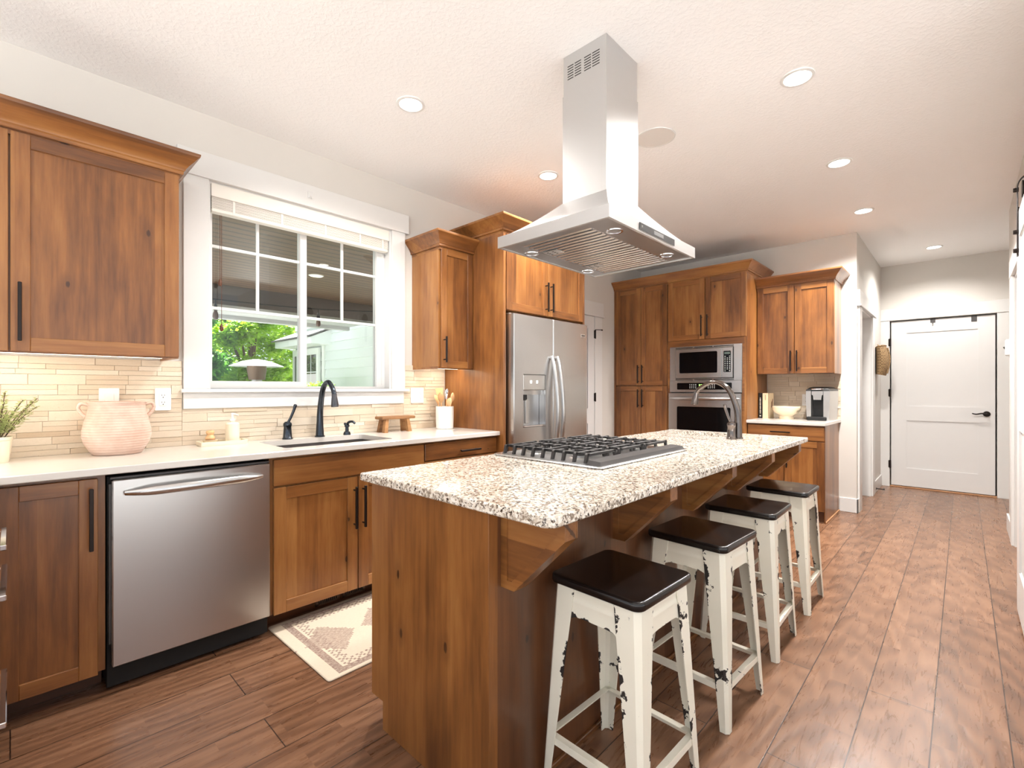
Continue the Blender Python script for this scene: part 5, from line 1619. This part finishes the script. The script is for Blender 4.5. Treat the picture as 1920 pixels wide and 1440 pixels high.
obj('brew_head', MB().rows([[(a, y0 + 0.02, z), (b, y0 + 0.02, z), (b, y0 + 0.13, z), (a, y0 + 0.13, z)] for a, b, z in ((xm0 + 0.020, xm1 - 0.020, CT + 0.200), (xm0 + 0.014, xm1 - 0.014, CT + 0.245), (xm0 + 0.004, xm1 - 0.004, CT + 0.248), (xm0 + 0.004, xm1 - 0.004, CT + 0.285))]), M['alu'], km)
mb = MB().rows([[(x0 + i, y0 + 0.008 + i, z), (x1 + 0.006 - i, y0 + 0.008 + i, z), (x1 + 0.03 - i, y0 + 0.29 - i, z), (x0 + 0.01 + i, y0 + 0.29 - i, z)] for i, z in ((0, CT + 0.286), (0.004, CT + 0.298), (0.03, CT + 0.320), (0.055, CT + 0.326))])
obj('lid', mb, M['black_plastic'], km)
obj('lid_handle', MB().tube(smooth_path([(xm0 + 0.004, y0 + 0.05, CT + 0.300), (xm0 + 0.012, y0 + 0.004, CT + 0.304), (xm1 - 0.012, y0 + 0.004, CT + 0.304), (xm1 - 0.004, y0 + 0.05, CT + 0.300)], 6), 0.007, 10), M['chrome'], km)
obj('water_tank', MB().box(x0 - 0.014, x0 + 0.006, y0 + 0.09, y0 + 0.27, CT + 0.02, CT + 0.27, 0.006), M['black_plastic'], km)

# ------------------------------------------------------------------ runner in front of the sink
rg = obj('rug', MB().slab(rect(-0.33, 0.33, -0.62, 0.62, 0.015, 3), 0.0, 0.009, 0.003), M['rug'])
rg.location = (-2.25, 1.525, 0.0); rg.rotation_euler = (0, 0, R(0.8)); ORG[rg] = Vector(rg.location)
tag(rg, 'cream woven rug with taupe border and medallions before the sink', 'rug')

# ------------------------------------------------------------------ counter stools
def stool_leg(sx, sy):
    mb = MB(); wear = []
    N = 14
    for k in range(N + 1):
        f = k / N; z = 0.002 + 0.625 * f
        h = 0.176 - 0.029 * f; fw = 0.030 + 0.048 * f; c = 0.010 + 0.006 * f; tk = 0.003
        o_ = [(h - fw, h), (h - c, h), (h, h - c), (h, h - fw)]
        i_ = [(h - tk, h - fw), (h - tk, h - c - tk * 0.4), (h - c - tk * 0.4, h - tk), (h - fw, h - tk)]
        mb.v.extend([(sx * p[0], sy * p[1], z) for p in o_ + i_])
        edge = 1.0 if (f < 0.06) else 0.0
        wear.extend([1.0, edge, edge, 1.0, 1.0, edge, edge, 1.0])
    for k in range(N):
        for q in range(8):
            q2 = (q + 1) % 8
            mb.f.append([k * 8 + q, k * 8 + q2, (k + 1) * 8 + q2, (k + 1) * 8 + q]); mb.m.append(0); mb.t.append(0.0)
    for base in (0, N * 8):
        mb.f.append([base + q for q in range(8)]); mb.m.append(0); mb.t.append(0.0)
    mb.e = wear
    return mb


def build_stool(label, loc):
    s_ = thing('bar_stool', label, 'stool', (0, 0, 0), 'bar stools along the island')
    obj('seat', MB().slab(rect(-0.160, 0.160, -0.160, 0.160, 0.030, 6), 0.627, 0.655, 0.009, rn=4), M['stool_seat'], s_, ang=50)
    for sx, sy in ((1, -1), (1, 1), (-1, 1), (-1, -1)):
        obj('leg', stool_leg(sx, sy), M['stool_paint'], s_, smooth=False)
    for ax, sg in ((0, 1), (0, -1), (1, 1), (1, -1)):
        mb = MB(); wear = []
        zs = [0.545, 0.556, 0.575, 0.585, 0.590, 0.595, 0.608, 0.613, 0.618, 0.627]
        off = [0.0, 0.0, 0.0, 0.0018, 0.0022, 0.0, 0.0, 0.0018, 0.0022, 0.0]
        us = [-0.086 + 0.172 * k / 8 for k in range(9)]
        for zi, z in enumerate(zs):
            h = 0.176 - 0.029 * (z / 0.627) - 0.0045
            for u in us:
                zz = z + (0.012 * (abs(u) / 0.086) ** 6 * -1 if zi == 0 else 0)
                p = (sg * (h + off[zi]), u, zz) if ax == 0 else (u, sg * (h + off[zi]), zz)
                mb.v.append(p); wear.append(1.0 if zi == 0 else (0.6 if zi == 1 else 0.0))
        nn = len(us)
        for zi in range(len(zs) - 1):
            for k in range(nn - 1):
                mb.f.append([zi * nn + k, zi * nn + k + 1, (zi + 1) * nn + k + 1, (zi + 1) * nn + k]); mb.m.append(0); mb.t.append(0.0)
        mb.e = wear
        obj('apron', mb, M['stool_paint'], s_)
    hb = 0.176 - 0.029 * (0.150 / 0.627) - 0.006
    for ax, sg in ((0, 1), (0, -1), (1, 1), (1, -1)):
        mb = MB(); L = hb - 0.004
        if ax == 0:
            mb.box(sg * hb - 0.0025, sg * hb + 0.0025, -L, L, 0.139, 0.161); mb.box(sg * hb - sg * 0.018, sg * hb, -L, L, 0.158, 0.161)
        else:
            mb.box(-L, L, sg * hb - 0.0025, sg * hb + 0.0025, 0.139, 0.161); mb.box(-L, L, sg * hb - sg * 0.018, sg * hb, 0.158, 0.161)
        obj('stretcher', mb, M['stool_paint'], s_, smooth=False)
    return s_


st1 = build_stool('nearest of the chipped white metal stools with black seats', None)
st1.location = (-0.768, 1.302, 0); st1.rotation_euler = (0, 0, R(-2.0))
for (x, y, rz, lb) in ((-0.765, 1.922, -3.0, 'second chipped white stool from the camera along the island'),
                       (-0.772, 2.515, 1.0, 'third chipped white stool from the camera along the island'),
                       (-0.770, 3.125, 0.0, 'farthest chipped white stool, by the coffee cabinet end')):
    dup(st1, (x, y, 0), R(rz), lb)

# ------------------------------------------------------------------ ceiling fittings
LW = (0.6, 0.6, 0.7, 1.05, 1.05, 0.45)
LP = ((-2.164, 1.488, 'recessed ceiling light nearest the sink window'), (-2.17, 2.669, 'recessed ceiling light just left of the hood duct'),
      (-0.593, 2.673, 'largest looking recessed light at the upper right of the ceiling'), (-0.612, 3.878, 'second recessed light in the right hand ceiling row'),
      (-0.624, 5.071, 'third recessed light, ahead of the hall opening'), (-0.229, 6.896, 'small recessed light over the hall end door'))
for (x, y, lb), lw in zip(LP, LW):
    o = thing('ceiling_light', lb, 'light', (x, y, CZ - 0.006), 'recessed ceiling lights')
    obj('trim_ring', MB().lathe([(0.058, 0.0055), (0.060, -0.001), (0.064, -0.002), (0.074, 0.001), (0.076, 0.0058)], (x, y, CZ - 0.006), 36), M['trim'], o)
    obj('lens', MB().lathe([(0, 0.001), (0.059, 0.0015), (0.059, 0.005), (0, 0.005)], (x, y, CZ - 0.006), 32), M['light_lens'], o)
    lamp('downlight', 'SPOT', (x, y, CZ - 0.014), DOWNLIGHT_W * lw, (1.0, 0.965, 0.92), o, 0.05, cone=152, blend=0.7)
o = thing('ceiling_speaker', 'round flush speaker grille in the ceiling beside the hood duct', 'speaker', (-1.365, 2.715, CZ - 0.006))
obj('rim', MB().lathe([(0.108, 0.0055), (0.109, 0.0), (0.116, 0.001), (0.117, 0.0058)], (-1.365, 2.715, CZ - 0.006), 40), M['trim'], o)
obj('grille', MB().lathe([(0, 0.0), (0.109, 0.001), (0.109, 0.005), (0, 0.005)], (-1.365, 2.715, CZ - 0.006), 40), M['speaker'], o)
# ------------------------------------------------------------------ outside the window
struct('ground_outside', MB().box(-26, WX - 0.18, -14, 22, -0.60, -0.45), M['patio'])
struct('ground_bounce', MB().slab([(2.4, 12.0), (2.4, -2.2), (-3.26, -2.2), (-3.26, -16.0), (20.0, -16.0), (20.0, 12.0)], -0.30, -0.12), plain('pale bounce ground', lin(212, 211, 209), 0.8, vary=0.04, scale=2), smooth=False)  # unseen pale ground, added to bounce sunlight up onto the ceiling
struct('porch_ceiling', MB().box(-7.66, WX - 0.18, -2.0, 9.0, 2.70, 2.76), M['porch'])
struct('porch_beam', MB().box(-7.90, -7.66, -2.0, 9.0, 2.42, 2.78), M['beam'])
mb = MB().rows([[(-7.90, y, 2.44), (-8.75, y, 2.43), (-8.75, y, 2.47), (-7.90, y, 2.50)] for y in (-2.0, 4.60)])
struct('porch_soffit', mb, M['soffit'])
gt = obj('rain_gutter', MB().box(-8.86, -8.755, -2.0, 4.60, 2.36, 2.46, 0.01), M['soffit'])
centre(tag(gt, 'grey rain gutter along the edge of the porch roof outside', 'gutter'))
pl_ = thing('porch_light', 'lit round light set in the dark porch board ceiling', 'light', (-6.14, 2.755, 2.695))
obj('trim_ring', MB().lathe([(0.075, 0.0045), (0.078, -0.004), (0.095, 0.0045)], (-6.14, 2.755, 2.695), 28), M['trim'], pl_)
obj('lens', MB().lathe([(0, 0.0), (0.076, 0.001), (0.076, 0.0045), (0, 0.0045)], (-6.14, 2.755, 2.695), 28), M['porch_lens'], pl_)

# white sided wing of the house across the patio
SY = 4.72
hw = thing('house_wing', 'white sided house wing with a window beyond the porch', 'house', (-10.5, SY + 1.5, -0.45))
mb = MB()
k = 0; z = -0.45
while z < 2.76:
    mb.rows([[(x, SY, z), (x, SY - 0.040, z), (x, SY - 0.004, min(z + 0.19, 2.80)), (x, SY + 0.05, min(z + 0.19, 2.80)), (x, SY + 0.05, z)] for x in (-11.6, -7.0)])
    z += 0.19
obj('siding', mb, M['siding'], hw, smooth=False)
obj('corner_board', MB().box(-10.12, -10.02, SY - 0.06, SY, -0.45, 2.35), M['house_trim'], hw)
wn = obj('window_frame', MB().slab(rect(-11.58, -10.20, 0.55, 2.12), 0, 0.05, 0, holes=[rect(-11.28, -10.32, 1.18, 1.98), rect(-11.28, -10.32, 0.66, 1.10), rect(-11.52, -11.36, 0.66, 1.98)], fn=lambda x, z_, q: (x, SY - 0.095 + q, z_)), M['house_trim'], hw, smooth=False)
obj('pane', MB().box(-11.54, -10.31, SY - 0.068, SY - 0.064, 0.65, 1.99), plain('dark house glass', lin(70, 78, 74), 0.03, 0.0, 0.6), wn)
mb = MB()
for x in (-10.64, -10.96):
    mb.box(x - 0.008, x + 0.008, SY - 0.074, SY - 0.069, 1.18, 1.98)
mb.box(-11.28, -10.32, SY - 0.074, SY - 0.069, 1.58, 1.60)
obj('muntin', mb, M['house_trim'], wn, smooth=False)
obj('curtain', MB().box(-11.25, -10.36, SY - 0.0688, SY - 0.0682, 1.19, 1.55), M['curtain'], wn)
mb = MB().rows([[(x, SY - 0.45, 2.16), (x, SY - 0.45, 2.30), (x, SY + 0.6, 2.75), (x, SY + 0.6, 2.16)] for x in (-11.7, -9.75)])
obj('eave', mb, M['house_trim'], hw, smooth=False)
obj('roof', MB().rows([[(x, SY - 0.50, 2.30), (x, SY - 0.50, 2.33), (x, SY + 1.6, 3.25), (x, SY + 1.6, 3.22)] for x in (-11.8, -9.70)]), M['shingle'], hw, smooth=False)

# patio heater
HXp, HYp = -9.3, 3.08
HS = 1.2
ht = thing('patio_heater', 'patio heater with a wide bright dome reflector outside the window', 'heater', (HXp, HYp, -0.45))
obj('reflector', MB().lathe([(r * HS, 1.27 + (z - 1.30) * 1.32) for r, z in [(0.0, 1.665), (0.06, 1.662), (0.20, 1.635), (0.36, 1.575), (0.375, 1.565), (0.36, 1.568), (0.20, 1.615), (0.0, 1.645)]], (HXp, HYp, 0), 40), M['heater_top'], ht)
obj('burner_cage', MB().lathe([(r * HS, 1.27 + (z - 1.30) * 1.32) for r, z in [(0, 1.615), (0.13, 1.60), (0.135, 1.53), (0.115, 1.40), (0.12, 1.385), (0.0, 1.38)]], (HXp, HYp, 0), 28), M['heater_body'], ht)
obj('collar', MB().lathe([(0.085, 1.38), (0.09, 1.31), (0.05, 1.27), (0, 1.27)], (HXp, HYp, 0), 24), M['alu'], ht)
obj('pole', MB().cyl((HXp, HYp, 0.30), (HXp, HYp, 1.28), 0.035), M['heater_body'], ht)
obj('tank_cover', MB().lathe([(0, 0.32), (0.16, 0.30), (0.22, -0.40), (0.23, -0.45), (0, -0.45)], (HXp, HYp, 0), 28), M['heater_body'], ht)

# string of bulbs under the porch beam
sl = thing('string_lights', 'dark cord with hanging clear bulbs strung under the porch', 'string lights', (-5.4, 2.0, 1.95))
A = Vector((-5.45, 0.6, 2.14)); B = Vector((-5.45, 4.4, 2.36))
pts = []
for k in range(25):
    f = k / 24; p = A + (B - A) * f; p.z -= 0.10 * 4 * f * (1 - f); pts.append(p)
obj('cord', MB().tube([(-5.45, 0.6, 2.70)] + pts + [(-5.45, 4.4, 2.70)], 0.007, 6), M['rubber'], sl)
for y in (1.42, 2.47):
    f = (y - 0.6) / 3.8; zc = A.z + (B.z - A.z) * f - 0.4 * f * (1 - f)
    s2 = obj('bulb_socket', MB().cyl((-5.45, y, zc), (-5.45, y, zc - 0.05), 0.006, seg=8).cyl((-5.45, y, zc - 0.05), (-5.45, y, zc - 0.11), 0.013, 0.020, 12), M['rubber'], sl)
    obj('bulb', MB().lathe([(0.012, 0), (0.022, -0.03), (0.027, -0.065), (0.020, -0.09), (0, -0.098)], (-5.45, y, zc - 0.11), 14), M['heater_top'] if False else plain('smoked bulb glass', lin(120, 96, 84), 0.1), s2)


# foliage: leaves scattered over lumpy clouds of branches
def foliage(mb, c, rad, n, size, seed, droop=0.3):
    rnd = random.Random(seed)
    lumps = []
    for k in range(34):
        a = rnd.uniform(0, 6.28); e = rnd.uniform(-0.9, 1.0)
        q = math.sqrt(max(0, 1 - e * e)) * rnd.uniform(0.55, 0.95)
        lumps.append((Vector((c[0] + rad[0] * q * math.cos(a), c[1] + rad[1] * q * math.sin(a), c[2] + rad[2] * e * 0.85)), rnd.uniform(0.22, 0.40) * min(rad)))
    for k in range(n):
        L, r = rnd.choice(lumps)
        d = Vector((rnd.gauss(0, 1), rnd.gauss(0, 1), rnd.gauss(0, 0.7))).normalized()
        p = L + d * r * rnd.uniform(0.4, 1.15)
        t_ = Vector((rnd.gauss(0, 1), rnd.gauss(0, 1), -droop + rnd.gauss(0, 0.5))).normalized()
        s = t_.cross(Vector((rnd.gauss(0, 0.4), rnd.gauss(0, 0.4), 1))).normalized()
        l = size * rnd.uniform(0.6, 1.25); w = l * 0.36
        up_ = t_.cross(s) * (0.12 * l)
        mb._add([p, p + t_ * l * 0.45 + s * w + up_, p + t_ * l, p + t_ * l * 0.45 - s * w + up_], [(0, 1, 2), (0, 2, 3)])
    return lumps


def tree(name, label, x, y, h, rad, n, size, mat, seed):
    o = thing(name, label, 'tree', (x, y, -0.45), 'trees beyond the patio')
    mb = MB(); lumps = foliage(mb, (x, y, h), rad, n, size, seed)
    obj('foliage', mb, mat, o, smooth=False)
    mb = MB().tube([(x, y, -0.45), (x + 0.05, y, h * 0.5), (x, y + 0.05, h + rad[2] * 0.4)], [0.13, 0.10, 0.04], 10)
    for L, r in lumps[:12]:
        mb.tube([(x, y, h - rad[2] * 0.5), (x + (L.x - x) * 0.5, y + (L.y - y) * 0.5, h + (L.z - h) * 0.4), L], [0.05, 0.03, 0.012], 6)
    obj('trunk', mb, M['bark'], o)
    return o


tree('leafy_tree', 'deep green tree at the left of the window view', -11.3, 2.2, 1.5, (0.85, 0.85, 1.9), 13000, 0.12, M['leaf_b'], 1)
tree('leafy_tree', 'bright yellow green tree behind the patio heater', -12.7, 4.05, 1.55, (0.9, 0.9, 2.0), 15000, 0.12, M['leaf_a'], 2)
tree('leafy_tree', 'tall green tree behind the other garden trees', -16.6, 5.3, 2.0, (1.6, 1.6, 2.7), 14000, 0.17, M['leaf_a'], 3)
tree('leafy_tree', 'darker green tree filling the far left of the window view', -14.9, 2.2, 1.8, (1.2, 1.3, 2.5), 11000, 0.14, M['leaf_b'], 4)
bs = thing('garden_bush', 'light green bush against the white siding behind the faucet', 'bush', (-8.6, 4.0, -0.45))
mb = MB(); lumps = foliage(mb, (-9.0, 4.05, 0.85), (0.9, 0.42, 0.48), 2600, 0.085, 9)
obj('foliage', mb, M['leaf_a'], bs, smooth=False)
mb = MB()
for k in range(9):
    mb.tube(smooth_path([(-9.0, 4.05, -0.45), (-9.0 + 0.2 * (k - 4) * 0.5, 4.05, 0.4), (-9.0 + 0.2 * (k - 4), 4.0, 0.85 + 0.05 * (k % 3))], 3), 0.014, 6)
obj('stems', mb, M['bark'], bs)
